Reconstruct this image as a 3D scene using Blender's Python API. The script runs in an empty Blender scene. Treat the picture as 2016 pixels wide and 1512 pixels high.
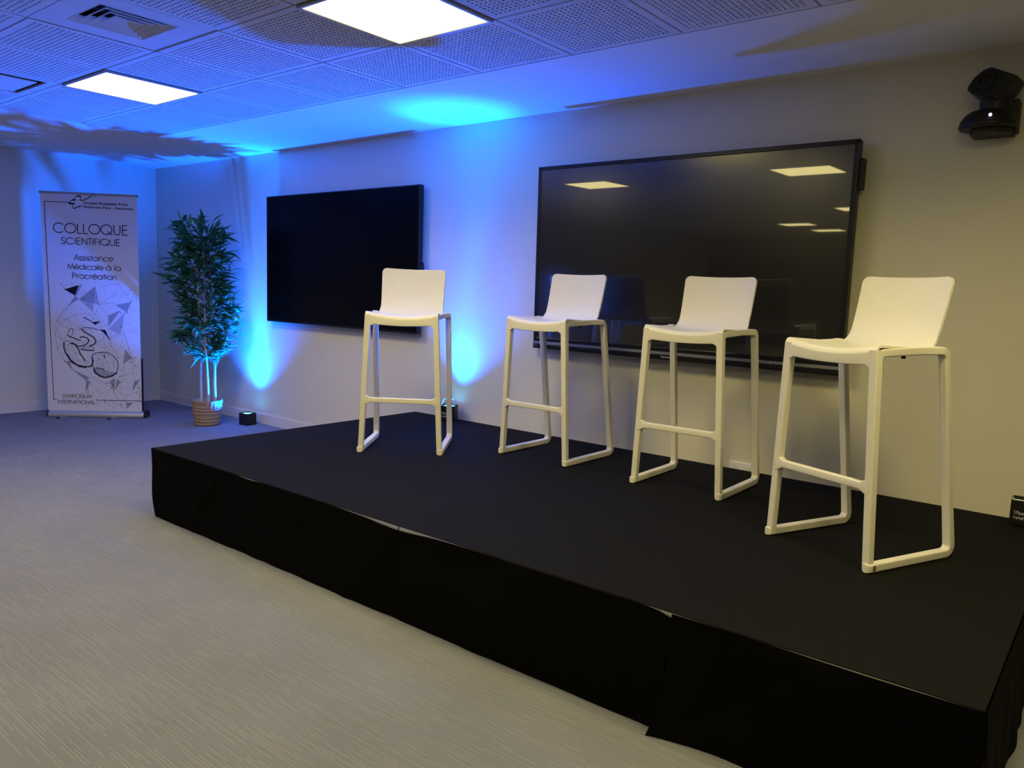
import bpy, bmesh, math, random
from mathutils import Vector, Matrix

scene = bpy.context.scene
col = scene.collection
PI = math.pi

# ------------------------------------------------------------------ camera
cam_data = bpy.data.cameras.new('camera')
cam = bpy.data.objects.new('camera', cam_data)
col.objects.link(cam)
scene.camera = cam
cam_data.sensor_fit = 'HORIZONTAL'
cam_data.sensor_width = 36.0
cam_data.lens = 1522.01 * 36.0 / 2016.0
cam_data.clip_start = 0.05
cam_data.clip_end = 60
YAW, PITCH, ROLL = 0.67664, -0.12139, 0.03500
_f = Vector((-math.sin(YAW) * math.cos(PITCH), math.cos(YAW) * math.cos(PITCH), math.sin(PITCH)))
_r0 = Vector((math.cos(YAW), math.sin(YAW), 0))
_u0 = _r0.cross(_f)
_r = _r0 * math.cos(ROLL) + _u0 * math.sin(ROLL)
_u = -_r0 * math.sin(ROLL) + _u0 * math.cos(ROLL)
cam.matrix_world = Matrix(((_r.x, _u.x, -_f.x, 8.4532), (_r.y, _u.y, -_f.y, -4.2252), (_r.z, _u.z, -_f.z, 1.3611), (0, 0, 0, 1)))

# ------------------------------------------------------------------ world, exposure
world = bpy.data.worlds.new('world')
scene.world = world
world.use_nodes = True
world.node_tree.nodes['Background'].inputs[0].default_value = (0, 0, 0, 1)
world.node_tree.nodes['Background'].inputs[1].default_value = 0.0
scene.view_settings.view_transform = 'Standard'
scene.view_settings.look = 'None'
scene.view_settings.gamma = 1.0
scene.view_settings.exposure = 0.12
scene.view_settings.use_curve_mapping = False

PANEL_COLOR = (1.0, 0.835, 0.34)      # warm LED ceiling panels
PANEL_STRENGTH = 8.5                 # glow of the diffuser itself
PANEL_POWER = 15.0                    # downward output of each panel (W), prismatic spread
PANEL_SPREAD = 150
BLUE = (0.0, 0.10, 1.0)              # LED uplights: blue flood, brighter centre beam
CYAN = (0.0, 0.26, 1.0)
WIDE_POWER = 1000.0
CORE_POWER = 900.0

H = 2.5243                            # ceiling height
RX, RY = 11.4, -14.0                  # room extents
SX0, SX1, SYF, SH = 4.1067, 8.2606, -2.1048, 0.3841   # stage

# ------------------------------------------------------------------ helpers
def link(o, parent=None):
    col.objects.link(o)
    if parent is not None:
        o.parent = parent
    return o

def tag(o, label=None, cat=None, group=None, kind=None):
    if label: o['label'] = label
    if cat: o['category'] = cat
    if group: o['group'] = group
    if kind: o['kind'] = kind
    return o

def empty(name, loc=(0, 0, 0), rz=0.0):
    o = bpy.data.objects.new(name, None)
    o.empty_display_size = 0.1
    o.location = loc
    o.rotation_euler = (0, 0, rz)
    return link(o)

def weighted_normals(me, limit):
    """area-weighted corner normals: broad faces stay flat, small bevels stay round"""
    lim = math.cos(math.radians(limit))
    around = [[] for _ in me.vertices]
    for p in me.polygons:
        for v in p.vertices: around[v].append(p.index)
    N_ = [p.normal.copy() for p in me.polygons]; A_ = [p.area for p in me.polygons]
    out = []
    for p in me.polygons:
        for v in p.vertices:
            n = Vector((0, 0, 0))
            for q in around[v]:
                if N_[q].dot(N_[p.index]) > lim: n += N_[q] * A_[q]
            out.append(tuple(n.normalized()) if n.length > 1e-12 else tuple(N_[p.index]))
    me.normals_split_custom_set(out)

class MB:
    def __init__(self):
        self.v = []; self.f = []
    def add(self, vs, fs):
        b = len(self.v)
        self.v += [tuple(p) for p in vs]
        self.f += [tuple(b + i for i in f) for f in fs]
        return self
    def box(self, x0, x1, y0, y1, z0, z1):
        vs = [(x, y, z) for z in (z0, z1) for y in (y0, y1) for x in (x0, x1)]
        return self.add(vs, [(0, 2, 3, 1), (4, 5, 7, 6), (0, 1, 5, 4), (2, 6, 7, 3), (0, 4, 6, 2), (1, 3, 7, 5)])
    def rbox(self, x0, x1, y0, y1, z0, z1, r=0.004, seg=2):
        bm = bmesh.new()
        bmesh.ops.create_cube(bm, size=1)
        for v in bm.verts:
            v.co = Vector(((x0 + x1) / 2 + v.co.x * (x1 - x0), (y0 + y1) / 2 + v.co.y * (y1 - y0), (z0 + z1) / 2 + v.co.z * (z1 - z0)))
        bmesh.ops.bevel(bm, geom=list(bm.edges), offset=r, segments=seg, profile=0.5, affect='EDGES')
        bm.verts.index_update()
        self.add([v.co[:] for v in bm.verts], [[v.index for v in f.verts] for f in bm.faces])
        bm.free()
        return self
    def loft(self, rings, cap=True, closed=False):
        n = len(rings[0]); b = len(self.v)
        for r in rings: self.v += [tuple(p) for p in r]
        m = len(rings)
        for i in range(m - (0 if closed else 1)):
            a, c = b + i * n, b + ((i + 1) % m) * n
            for k in range(n):
                k2 = (k + 1) % n
                self.f.append((a + k, a + k2, c + k2, c + k))
        if cap and not closed:
            self.f.append(tuple(b + k for k in reversed(range(n))))
            self.f.append(tuple(b + (m - 1) * n + k for k in range(n)))
        return self
    def lathe(self, prof, cx=0, cy=0, cz=0, n=32, cap=True):
        rings = [[(cx + r * math.cos(2 * PI * k / n), cy + r * math.sin(2 * PI * k / n), cz + z) for k in range(n)] for r, z in prof]
        return self.loft(rings, cap)
    def tube(self, pts, r, n=10):
        rings = []
        pts = [Vector(p) for p in pts]
        rs = r if isinstance(r, (list, tuple)) else [r] * len(pts)
        ref = None
        for i, p in enumerate(pts):
            t = (pts[min(i + 1, len(pts) - 1)] - pts[max(i - 1, 0)]).normalized()
            if ref is None:
                ref = Vector((0, 0, 1)) if abs(t.z) < 0.9 else Vector((1, 0, 0))
            a = (ref - t * ref.dot(t)).normalized(); ref = a
            bb = t.cross(a)
            rings.append([p + (a * math.cos(2 * PI * k / n) + bb * math.sin(2 * PI * k / n)) * rs[i] for k in range(n)])
        return self.loft(rings)
    def prism(self, poly, fn, d0, d1):
        """poly: 2D outline, fn(a,b,d)->3D, extruded from d0 to d1"""
        n = len(poly)
        vs = [fn(a, b, d0) for a, b in poly] + [fn(a, b, d1) for a, b in poly]
        fs = [tuple(reversed(range(n))), tuple(range(n, 2 * n))]
        fs += [(i, (i + 1) % n, n + (i + 1) % n, n + i) for i in range(n)]
        return self.add(vs, fs)
    def mesh(self, name):
        me = bpy.data.meshes.new(name)
        me.from_pydata(self.v, [], self.f)
        bm = bmesh.new(); bm.from_mesh(me)
        bmesh.ops.recalc_face_normals(bm, faces=list(bm.faces))
        bm.to_mesh(me); bm.free()
        me.update()
        return me
    def build(self, name, m, parent=None, smooth=None):
        me = self.mesh(name)
        me.materials.append(m)
        if smooth is not None:
            me.shade_smooth()
            if smooth < 180: weighted_normals(me, smooth)
        return link(bpy.data.objects.new(name, me), parent)

def rrect(hw, hd, r, seg=3):
    """rounded rectangle outline centred on the origin"""
    pts = []
    r = min(r, hw * .99, hd * .99)
    for cx, cy, a0 in ((hw - r, hd - r, 0), (-hw + r, hd - r, 90), (-hw + r, -hd + r, 180), (hw - r, -hd + r, 270)):
        for k in range(seg + 1):
            a = math.radians(a0 + 90 * k / seg)
            pts.append((cx + r * math.cos(a), cy + r * math.sin(a)))
    return pts

def copy_tree(o, parent=None):
    c = o.copy(); col.objects.link(c); c.parent = parent
    for ch in list(o.children): copy_tree(ch, c)
    return c

# ------------------------------------------------------------------ materials
def mat(name, color, rough=0.5, metal=0.0, spec=0.5, noise=0.0, nscale=20.0, bump=0.0, bscale=200.0, coat=0.0):
    m = bpy.data.materials.new(name); m.use_nodes = True
    nt = m.node_tree; b = nt.nodes['Principled BSDF']
    b.inputs['Base Color'].default_value = (*color, 1)
    b.inputs['Roughness'].default_value = rough
    b.inputs['Metallic'].default_value = metal
    b.inputs['Specular IOR Level'].default_value = spec
    b.inputs['Coat Weight'].default_value = coat
    tc = nt.nodes.new('ShaderNodeTexCoord')
    if noise > 0:
        n = nt.nodes.new('ShaderNodeTexNoise'); n.inputs['Scale'].default_value = nscale; n.inputs['Detail'].default_value = 4
        nt.links.new(tc.outputs['Object'], n.inputs['Vector'])
        mx = nt.nodes.new('ShaderNodeMix'); mx.data_type = 'RGBA'
        mx.inputs[6].default_value = (*[c * (1 - noise) for c in color], 1)
        mx.inputs[7].default_value = (*[min(1, c * (1 + noise)) for c in color], 1)
        nt.links.new(n.outputs['Fac'], mx.inputs[0]); nt.links.new(mx.outputs[2], b.inputs['Base Color'])
    if bump > 0:
        n2 = nt.nodes.new('ShaderNodeTexNoise'); n2.inputs['Scale'].default_value = bscale; n2.inputs['Detail'].default_value = 3
        nt.links.new(tc.outputs['Object'], n2.inputs['Vector'])
        bp = nt.nodes.new('ShaderNodeBump'); bp.inputs['Strength'].default_value = bump; bp.inputs['Distance'].default_value = 0.002
        nt.links.new(n2.outputs['Fac'], bp.inputs['Height']); nt.links.new(bp.outputs['Normal'], b.inputs['Normal'])
    return m

def emit(name, color, strength):
    m = bpy.data.materials.new(name); m.use_nodes = True
    nt = m.node_tree
    for n in list(nt.nodes): nt.nodes.remove(n)
    e = nt.nodes.new('ShaderNodeEmission'); o = nt.nodes.new('ShaderNodeOutputMaterial')
    e.inputs[0].default_value = (*color, 1); e.inputs[1].default_value = strength
    nt.links.new(e.outputs[0], o.inputs[0])
    return m

def carpet_material():
    m = bpy.data.materials.new('ribbed_carpet'); m.use_nodes = True
    nt = m.node_tree; b = nt.nodes['Principled BSDF']; N = nt.nodes.new; L = nt.links.new
    def math_(op, a, bb=None):
        n = N('ShaderNodeMath'); n.operation = op
        for i, x in enumerate((a, bb)):
            if x is None: continue
            if isinstance(x, (int, float)): n.inputs[i].default_value = x
            else: L(x, n.inputs[i])
        return n.outputs[0]
    tc = N('ShaderNodeTexCoord'); sp = N('ShaderNodeSeparateXYZ'); L(tc.outputs['Object'], sp.inputs[0])
    PITCH_ = 0.0100
    fy = math_('DIVIDE', sp.outputs['Y'], PITCH_)
    row = math_('FLOOR', fy)
    fr = math_('FRACT', fy)
    wr = N('ShaderNodeTexWhiteNoise'); wr.noise_dimensions = '1D'; L(row, wr.inputs['W'])
    seg = math_('FLOOR', math_('ADD', math_('DIVIDE', sp.outputs['X'], 0.105), math_('MULTIPLY', wr.outputs['Value'], 17.0)))
    cb = N('ShaderNodeCombineXYZ'); L(row, cb.inputs[0]); L(seg, cb.inputs[1])
    wn = N('ShaderNodeTexWhiteNoise'); wn.noise_dimensions = '2D'; L(cb.outputs[0], wn.inputs['Vector'])
    rnd = wn.outputs['Value']
    # about every third segment carries a raised yarn beside a groove; its light and shade come from the relief
    on_ = math_('GREATER_THAN', rnd, 0.60)
    lift = math_('MULTIPLY', on_, math_('LESS_THAN', fr, 0.40))
    rib = math_('MULTIPLY', on_, math_('SINE', math_('MULTIPLY', fr, 2 * PI)))     # rounded yarn and the groove beside it
    big = N('ShaderNodeTexNoise'); big.inputs['Scale'].default_value = 3.0; big.inputs['Detail'].default_value = 5; L(tc.outputs['Object'], big.inputs['Vector'])
    fine = N('ShaderNodeTexNoise'); fine.inputs['Scale'].default_value = 420.0; fine.inputs['Detail'].default_value = 2; L(tc.outputs['Object'], fine.inputs['Vector'])
    yarn = N('ShaderNodeMix'); yarn.data_type = 'RGBA'; L(lift, yarn.inputs[0])      # two yarns: grey pile, paler rib yarn
    yarn.inputs[6].default_value = (0.180, 0.188, 0.238, 1); yarn.inputs[7].default_value = (0.235, 0.242, 0.295, 1)
    m2 = N('ShaderNodeMix'); m2.data_type = 'RGBA'; m2.blend_type = 'MULTIPLY'; m2.inputs[0].default_value = 1.0
    mr = N('ShaderNodeMapRange'); L(math_('ADD', math_('MULTIPLY', big.outputs['Fac'], 0.6), math_('MULTIPLY', fine.outputs['Fac'], 0.4)), mr.inputs[0])
    mr.inputs[1].default_value = 0.3; mr.inputs[2].default_value = 0.7; mr.inputs[3].default_value = 0.9; mr.inputs[4].default_value = 1.1
    L(yarn.outputs[2], m2.inputs[6]); L(mr.outputs[0], m2.inputs[7]); L(m2.outputs[2], b.inputs['Base Color'])
    b.inputs['Roughness'].default_value = 0.95; b.inputs['Specular IOR Level'].default_value = 0.15
    hh = math_('ADD', rib, math_('MULTIPLY', fine.outputs['Fac'], 0.3))
    bp = N('ShaderNodeBump'); bp.inputs['Strength'].default_value = 0.8; bp.inputs['Distance'].default_value = 0.0012
    L(hh, bp.inputs['Height']); L(bp.outputs['Normal'], b.inputs['Normal'])
    return m

def screen_material(name, rough, spec, haze=0.0):
    m = bpy.data.materials.new(name); m.use_nodes = True
    nt = m.node_tree; b = nt.nodes['Principled BSDF']
    b.inputs['Base Color'].default_value = (0.002, 0.0022, 0.0025, 1)
    b.inputs['Roughness'].default_value = 0.22
    b.inputs['Specular IOR Level'].default_value = haze
    b.inputs['Coat Weight'].default_value = spec
    b.inputs['Coat Roughness'].default_value = rough
    b.inputs['Coat IOR'].default_value = 1.7
    return m

def leaf_material(name, color):
    m = mat(name, color, 0.42, spec=0.5, noise=0.3, nscale=9)
    nt = m.node_tree; bs = nt.nodes['Principled BSDF']; out = nt.nodes['Material Output']
    tr = nt.nodes.new('ShaderNodeBsdfTranslucent'); tr.inputs[0].default_value = (*[c * 1.2 for c in color], 1)
    mx = nt.nodes.new('ShaderNodeMixShader'); mx.inputs[0].default_value = 0.3
    nt.links.new(bs.outputs[0], mx.inputs[1]); nt.links.new(tr.outputs[0], mx.inputs[2]); nt.links.new(mx.outputs[0], out.inputs[0])
    return m

M = {}
M['wall'] = mat('matt_cream_wall_paint', (0.72, 0.69, 0.56), 0.9, spec=0.2, noise=0.015, nscale=2.0, bump=0.08, bscale=300)
M['farwall'] = mat('dark_grey_wall_paint', (0.14, 0.135, 0.13), 0.9, spec=0.2)
M['trim'] = mat('baseboard_paint', (0.74, 0.71, 0.64), 0.6, spec=0.3)
M['plaster'] = mat('white_ceiling_plaster', (0.74, 0.73, 0.70), 0.9, spec=0.2, noise=0.01, nscale=3)
M['tile'] = mat('perforated_ceiling_board', (0.60, 0.595, 0.58), 0.9, spec=0.2)
M['plenum'] = mat('dark_plenum_felt', (0.03, 0.03, 0.032), 0.95, spec=0.1)
M['tee'] = mat('ceiling_grid_metal', (0.22, 0.21, 0.2), 0.5, metal=0.3)
M['carpet'] = carpet_material()
M['panel'] = emit('led_panel_diffuser', PANEL_COLOR, PANEL_STRENGTH)
M['lightframe'] = mat('panel_frame_grey', (0.42, 0.40, 0.36), 0.45, metal=0.4)
M['vent'] = mat('vent_white_enamel', (0.62, 0.61, 0.6), 0.5)
M['ventdark'] = mat('vent_duct_black', (0.03, 0.03, 0.03), 0.9, spec=0.1)
M['stagetop'] = mat('black_stage_carpet', (0.0048, 0.0048, 0.0054), 0.9, spec=0.12, noise=0.12, nscale=60, bump=0.25, bscale=500)
M['skirt'] = mat('black_skirt_cloth', (0.0012, 0.0012, 0.0013), 0.85, spec=0.07)
M['alu'] = mat('bare_aluminium', (0.62, 0.61, 0.58), 0.38, metal=0.85, noise=0.05, nscale=90)
M['stool'] = mat('off_white_polypropylene', (0.80, 0.775, 0.70), 0.5, spec=0.4, noise=0.012, nscale=14, bump=0.12, bscale=700)
M['rubber'] = mat('dark_rubber', (0.02, 0.02, 0.02), 0.8)
M['bezel'] = mat('black_bezel_plastic', (0.006, 0.006, 0.007), 0.35, spec=0.4)
M['screen'] = screen_material('glossy_black_screen', 0.02, 1.0, 1.0)
M['screen_matt'] = screen_material('matt_black_screen', 0.16, 0.10, 0.04)
M['silver'] = mat('silver_strip', (0.33, 0.33, 0.34), 0.4, metal=0.6)
M['white_print'] = mat('white_print', (0.75, 0.75, 0.75), 0.6)
M['grey_print'] = mat('grey_print', (0.16, 0.16, 0.16), 0.6)
M['black'] = mat('black_plastic', (0.008, 0.008, 0.009), 0.45, spec=0.35)
M['darkgrey'] = mat('dark_grey_plastic', (0.035, 0.034, 0.03), 0.6, spec=0.3)
M['socket'] = mat('white_socket_plastic', (0.88, 0.88, 0.90), 0.35)
M['banner'] = mat('white_banner_vinyl', (0.76, 0.75, 0.76), 0.7, spec=0.25)
M['ink'] = mat('navy_black_ink', (0.008, 0.009, 0.022), 0.6, spec=0.2)
M['ink_mid'] = mat('grey_ink', (0.20, 0.20, 0.23), 0.6, spec=0.2)
M['ink_tri'] = mat('mid_grey_ink', (0.34, 0.34, 0.37), 0.6, spec=0.2)
M['ink_light'] = mat('pale_grey_ink', (0.46, 0.46, 0.49), 0.6, spec=0.2)
M['leaf_a'] = leaf_material('dark_green_leaf', (0.034, 0.15, 0.060))
M['leaf_b'] = leaf_material('mid_green_leaf', (0.055, 0.22, 0.090))
M['stem'] = mat('pale_bamboo_cane', (0.56, 0.52, 0.46), 0.6, noise=0.35, nscale=45)
M['twig'] = mat('green_twig', (0.07, 0.11, 0.04), 0.7)
M['wicker'] = mat('tan_woven_wicker', (0.36, 0.24, 0.14), 0.75, noise=0.4, nscale=70)
M['soil'] = mat('dark_moss', (0.03, 0.026, 0.02), 0.95, noise=0.4, nscale=60)
M['handle'] = mat('lamp_handle_metal', (0.60, 0.60, 0.62), 0.35, metal=0.2)
M['lens'] = emit('blue_led_lens', (0.10, 0.70, 1.0), 9.0)
M['lens_off'] = mat('unlit_lens', (0.05, 0.05, 0.055), 0.15, spec=0.6)
M['led'] = emit('violet_status_led', (0.85, 0.45, 1.0), 9.0)

# ================================================================== THE SETTING
def structure(name, mb, m, label, cat, smooth=None):
    return tag(mb.build(name, m, None, smooth), label, cat, kind='structure')

structure('floor', MB().box(-0.1, RX + 0.1, RY - 0.1, 0.1, -0.1, 0.0), M['carpet'], 'grey taupe ribbed carpet floor in front of the black stage', 'floor')
wall_back = structure('wall_back', MB().box(-0.1, RX + 0.1, 0.0, 0.12, 0.0, H + 0.2), M['wall'], 'cream wall carrying both black screens', 'wall')
structure('wall_left', MB().box(-0.12, 0.0, RY, 0.0, 0.0, H + 0.2), M['wall'], 'cream end wall behind the roll-up banner', 'wall')
structure('wall_right', MB().box(RX, RX + 0.12, RY, 0.0, 0.0, H + 0.2), M['wall'], 'cream end wall beyond the right end of the stage', 'wall')
structure('wall_front', MB().box(-0.1, RX + 0.1, RY - 0.12, RY, 0.0, H + 0.2), M['farwall'], 'dark grey wall opposite the screens', 'wall')
BBH, BBT = 0.098, 0.012
def baseboard(name, x0, x1, y0, y1, label):
    mb = MB().box(x0, x1, y0, y1, 0, BBH - 0.006)
    dx = 0.004 if (x1 - x0) < 0.05 else 0
    dy = 0.004 if (y1 - y0) < 0.05 else 0
    # little chamfer strip on the top edge, kept against the wall
    sx0 = x0; sx1 = x1 - dx if x0 < 1 else x1
    sy0 = y0 + dy; sy1 = y1
    mb.box(sx0, sx1, sy0, sy1, BBH - 0.006, BBH)
    structure(name, mb, M['trim'], label, 'baseboard')
baseboard('baseboard_back', 0, RX, -BBT, 0, 'pale painted baseboard along the screen wall')
baseboard('baseboard_left', 0, BBT, RY, -BBT, 'pale painted baseboard behind the roll-up banner')

# ---- ceiling: plaster margins, tile field, grid, plenum
TX0, TY0, TS = 1.9394, -0.9533, 0.6
NC, NR = 15, 5
TX1, TY1 = TX0 + TS * NC, TY0 - TS * NR
g = 0.004
mb = MB()
mb.box(-0.1, RX + 0.1, TY0 + g, 0.1, H, H + 0.06)
mb.box(-0.1, TX0 - g, TY1 - g, TY0 + g, H, H + 0.06)
mb.box(TX1 + g, RX + 0.1, TY1 - g, TY0 + g, H, H + 0.06)
mb.box(-0.1, RX + 0.1, RY - 0.1, TY1 - g, H, H + 0.06)
ceiling = structure('ceiling', mb, M['plaster'], 'white ceiling with plaster margins and perforated square tiles', 'ceiling')
MB().box(TX0 - 0.1, TX1 + 0.1, TY1 - 0.1, TY0 + 0.1, H + 0.062, H + 0.075).build('plenum_board', M['plenum'], ceiling)
mb = MB()
for i in range(NC + 1):
    x = TX0 + TS * i; mb.box(x - 0.012, x + 0.012, TY1 - 0.02, TY0 + 0.02, H + 0.0125, H + 0.016)
for j in range(NR + 1):
    y = TY0 - TS * j; mb.box(TX0 - 0.02, TX1 + 0.02, y - 0.012, y + 0.012, H + 0.0127, H + 0.0162)
mb.build('ceiling_grid', M['tee'], ceiling)

def tile_mesh(holes=21, pitch=0.025, hole=0.0125):
    mb = MB()
    hs = TS / 2 - 0.0048
    t = 0.012
    if holes:
        span = holes * pitch / 2
        cs = [-hs] + [-span + pitch * k for k in range(holes + 1)] + [hs]
        hh = hole / 2
        for a in range(len(cs) - 1):
            for b in range(len(cs) - 1):
                x0, x1, y0, y1 = cs[a], cs[a + 1], cs[b], cs[b + 1]
                if 0 < a < len(cs) - 2 and 0 < b < len(cs) - 2:
                    cx, cy = (x0 + x1) / 2, (y0 + y1) / 2
                    o = [(x0, y0), (x1, y0), (x1, y1), (x0, y1)]
                    i_ = [(cx - hh, cy - hh), (cx + hh, cy - hh), (cx + hh, cy + hh), (cx - hh, cy + hh)]
                    vs = [(*p, 0) for p in o] + [(*p, 0) for p in i_] + [(*p, t) for p in i_]
                    fs = []
                    for k in range(4):
                        k2 = (k + 1) % 4
                        fs += [(k2, k, 4 + k, 4 + k2), (4 + k2, 4 + k, 8 + k, 8 + k2)]
                    mb.add(vs, fs)
                else:
                    mb.add([(x0, y0, 0), (x1, y0, 0), (x1, y1, 0), (x0, y1, 0)], [(3, 2, 1, 0)])
    else:
        mb.add([(-hs, -hs, 0), (hs, -hs, 0), (hs, hs, 0), (-hs, hs, 0)], [(3, 2, 1, 0)])
    # rim
    mb.add([(-hs, -hs, 0), (hs, -hs, 0), (hs, hs, 0), (-hs, hs, 0), (-hs, -hs, t), (hs, -hs, t), (hs, hs, t), (-hs, hs, t)],
           [(0, 1, 5, 4), (1, 2, 6, 5), (2, 3, 7, 6), (3, 0, 4, 7)])
    me = bpy.data.meshes.new('ceiling_tile'); me.from_pydata(mb.v, [], mb.f); me.materials.append(M['tile'])
    return me
tile_me = tile_mesh()
def ring_plate(inner, name):
    """plain ceiling board with a square opening"""
    hs = TS / 2 - 0.0035
    mb = MB()
    for x0, x1, y0, y1 in ((-hs, hs, inner, hs), (-hs, hs, -hs, -inner), (-hs, -inner, -inner, inner), (inner, hs, -inner, inner)):
        mb.box(x0, x1, y0, y1, 0, 0.012)
    return mb
def cell(i, j): return TX0 + TS * (i + 0.5), TY0 - TS * (j + 0.5)
LIGHTS = {(2, 1): 'lit square ceiling panel above the floor between banner and stage',
          (6, 1): 'lit square ceiling panel hanging over the middle of the stage',
          (10, 1): 'lit square ceiling panel over the right end of the stage',
          (2, 4): 'lit square ceiling panel over the open carpet, on the banner side',
          (6, 4): 'lit square ceiling panel over the open carpet, facing the stage middle',
          (10, 4): 'lit square ceiling panel over the open carpet, facing the stage right end'}
# panels above the frame: (2, 4) and (6, 4) are mirrored in the large display; (10, 1) and (10, 4) carry the rows on to the
# right, where the brightest stool and the shadow of the wall camera show a panel overhead
OFFSCREEN = {(10, 1): 'stage_end', (2, 4): 'banner_side', (6, 4): 'carpet_middle', (10, 4): 'carpet_end'}
VENTS = {(4, 2), (1, 2)}
for j in range(NR):
    for i in range(NC):
        if (i, j) in LIGHTS or (i, j) in VENTS: continue
        x, y = cell(i, j)
        o = bpy.data.objects.new('ceiling_tile', tile_me)
        o.location = (x, y, H); link(o, ceiling)

def ceiling_light(x, y, label, z=H, side=None):
    off = '' if side is None else '_' + side + '_offscreen'
    t = empty('ceiling_light' + off, (x, y, z))
    tag(t, label, 'ceiling light', 'square LED ceiling panels')
    ho, hi = 0.296, 0.281
    mb = MB()
    for k in range(4):
        a = k * PI / 2; c, s = math.cos(a), math.sin(a)
        prof = [(ho, 0.012), (ho, -0.010), (ho - 0.004, -0.013), (hi, -0.013), (hi - 0.004, -0.006), (hi - 0.004, 0.012)]
        rings = []
        for sgn in (-1, 1):
            rings.append([(c * r - s * sgn * r, s * r + c * sgn * r, zz) for r, zz in prof])
        mb.loft(rings)
    mb.build('frame', M['lightframe'], t)
    me = MB().box(-hi + 0.002, hi - 0.002, -hi + 0.002, hi - 0.002, -0.0095, -0.003)
    me.build('diffuser' + off, M['panel'], t)
    ld = bpy.data.lights.new('panel_light' + off, 'AREA'); ld.shape = 'SQUARE'; ld.size = 0.55; ld.energy = PANEL_POWER; ld.color = PANEL_COLOR
    ld.spread = math.radians(PANEL_SPREAD)
    lo = bpy.data.objects.new('panel_light' + off, ld); link(lo, t); lo.location = (0, 0, -0.0105)
    return t
for (i, j), lab in LIGHTS.items():
    ceiling_light(*cell(i, j), lab, side=OFFSCREEN.get((i, j)))
for x, y, side, lab in ((5.24, -7.65, 'middle', 'lit square ceiling panel deep in the room, facing the large display'),
                        (3.44, -10.35, 'rear', 'lit square ceiling panel near the wall opposite the screens'),
                        (3.44, -12.15, 'far_rear', 'lit square ceiling panel closest to the wall opposite the screens')):
    ceiling_light(x, y, lab, H - 0.0125, side)       # all three are mirrored in the large display

# ---- air vents
vx, vy = cell(4, 2)
vent = empty('ceiling_vent', (vx + 0.012, vy - 0.012, H))
tag(vent, 'square four-way air vent with stepped louvres in a plain tile', 'air vent')
mb = ring_plate(0.178, 'vent_plate'); mb.build('plate', M['tile'], vent)
MB().box(-0.19, 0.19, -0.19, 0.19, 0.056, 0.061).build('duct', M['ventdark'], vent)
for k in range(4):
    a = 0.176 - 0.037 * k
    mb = MB()
    rings = []
    for hw, z in ((a, 0.0), (a - 0.003, -0.0015), (a - 0.034, 0.026), (a - 0.034, 0.028), (a, 0.0022)):
        rings.append([(-hw, -hw, z), (hw, -hw, z), (hw, hw, z), (-hw, hw, z)])
    mb.loft(rings, cap=False, closed=True)
    if k == 3: 
        mb.add([(-0.032, -0.032, 0.027), (0.032, -0.032, 0.027), (0.032, 0.032, 0.027), (-0.032, 0.032, 0.027)], [(0, 1, 2, 3)])
    mb.build('louvre', M['vent'], vent)
mb = MB()
for a0 in range(4):
    a = a0 * PI / 2; c, s = math.cos(a), math.sin(a)
    mb.add([(c * x - s * y, s * x + c * y, z) for x, y, z in ((0.178, -0.19, 0.012), (0.178, 0.19, 0.012), (0.178, 0.19, 0.058), (0.178, -0.19, 0.058))], [(0, 1, 2, 3)])
mb.build('duct_wall', M['ventdark'], vent)

vx, vy = cell(1, 2)
vent = empty('ceiling_vent', (vx, vy, H))
tag(vent, 'flat square air vent with a plain centre plate beside a lit panel', 'air vent')
ring_plate(0.245, 'plate').build('plate', M['tile'], vent)
MB().box(-0.25, 0.25, -0.25, 0.25, 0.05, 0.06).build('duct', M['ventdark'], vent)
MB().rbox(-0.205, 0.205, -0.205, 0.205, -0.004, 0.004, 0.002).build('centre_plate', M['vent'], vent)
for sx in (-1, 1):
    for sy in (-1, 1): MB().box(sx * 0.15 - 0.008, sx * 0.15 + 0.008, sy * 0.15 - 0.008, sy * 0.15 + 0.008, 0.003, 0.052).build('hanger', M['ventdark'], vent)

# ================================================================== STAGE
stage = empty('stage', ((SX0 + SX1) / 2, SYF / 2, 0))
tag(stage, 'low black stage with cloth skirt along the screen wall', 'stage')
def loc(p): return (p[0] - (SX0 + SX1) / 2, p[1] - SYF / 2, p[2])
def SP(mb): mb.v = [loc(p) for p in mb.v]; return mb
SXM = (SX0 + SX1) / 2
SYB = -0.014
for x0, x1 in ((SX0, SXM), (SXM, SX1)):
    SP(MB().rbox(x0, x1, SYF, SYB, SH - 0.03, SH, 0.0006, 1)).build('deck_panel', M['stagetop'], stage)
for x0, x1 in ((SX0 + .01, SXM - 0.0035), (SXM + 0.0035, SX1 - .01)):
    SP(MB().box(x0, x1, SYF - 0.004, SYF + 0.001, SH - 0.034, SH - 0.0035)).build('edge_trim', M['alu'], stage)
# folding legs under the decks
for x in (SX0 + 0.25, SXM - 0.2, SXM + 0.2, SX1 - 0.25):
    for y in (SYF + 0.25, -0.25):
        SP(MB().tube([(x, y, 0.0), (x, y, SH - 0.03)], 0.022, 12)).build('leg', M['alu'], stage, 40)

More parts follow.
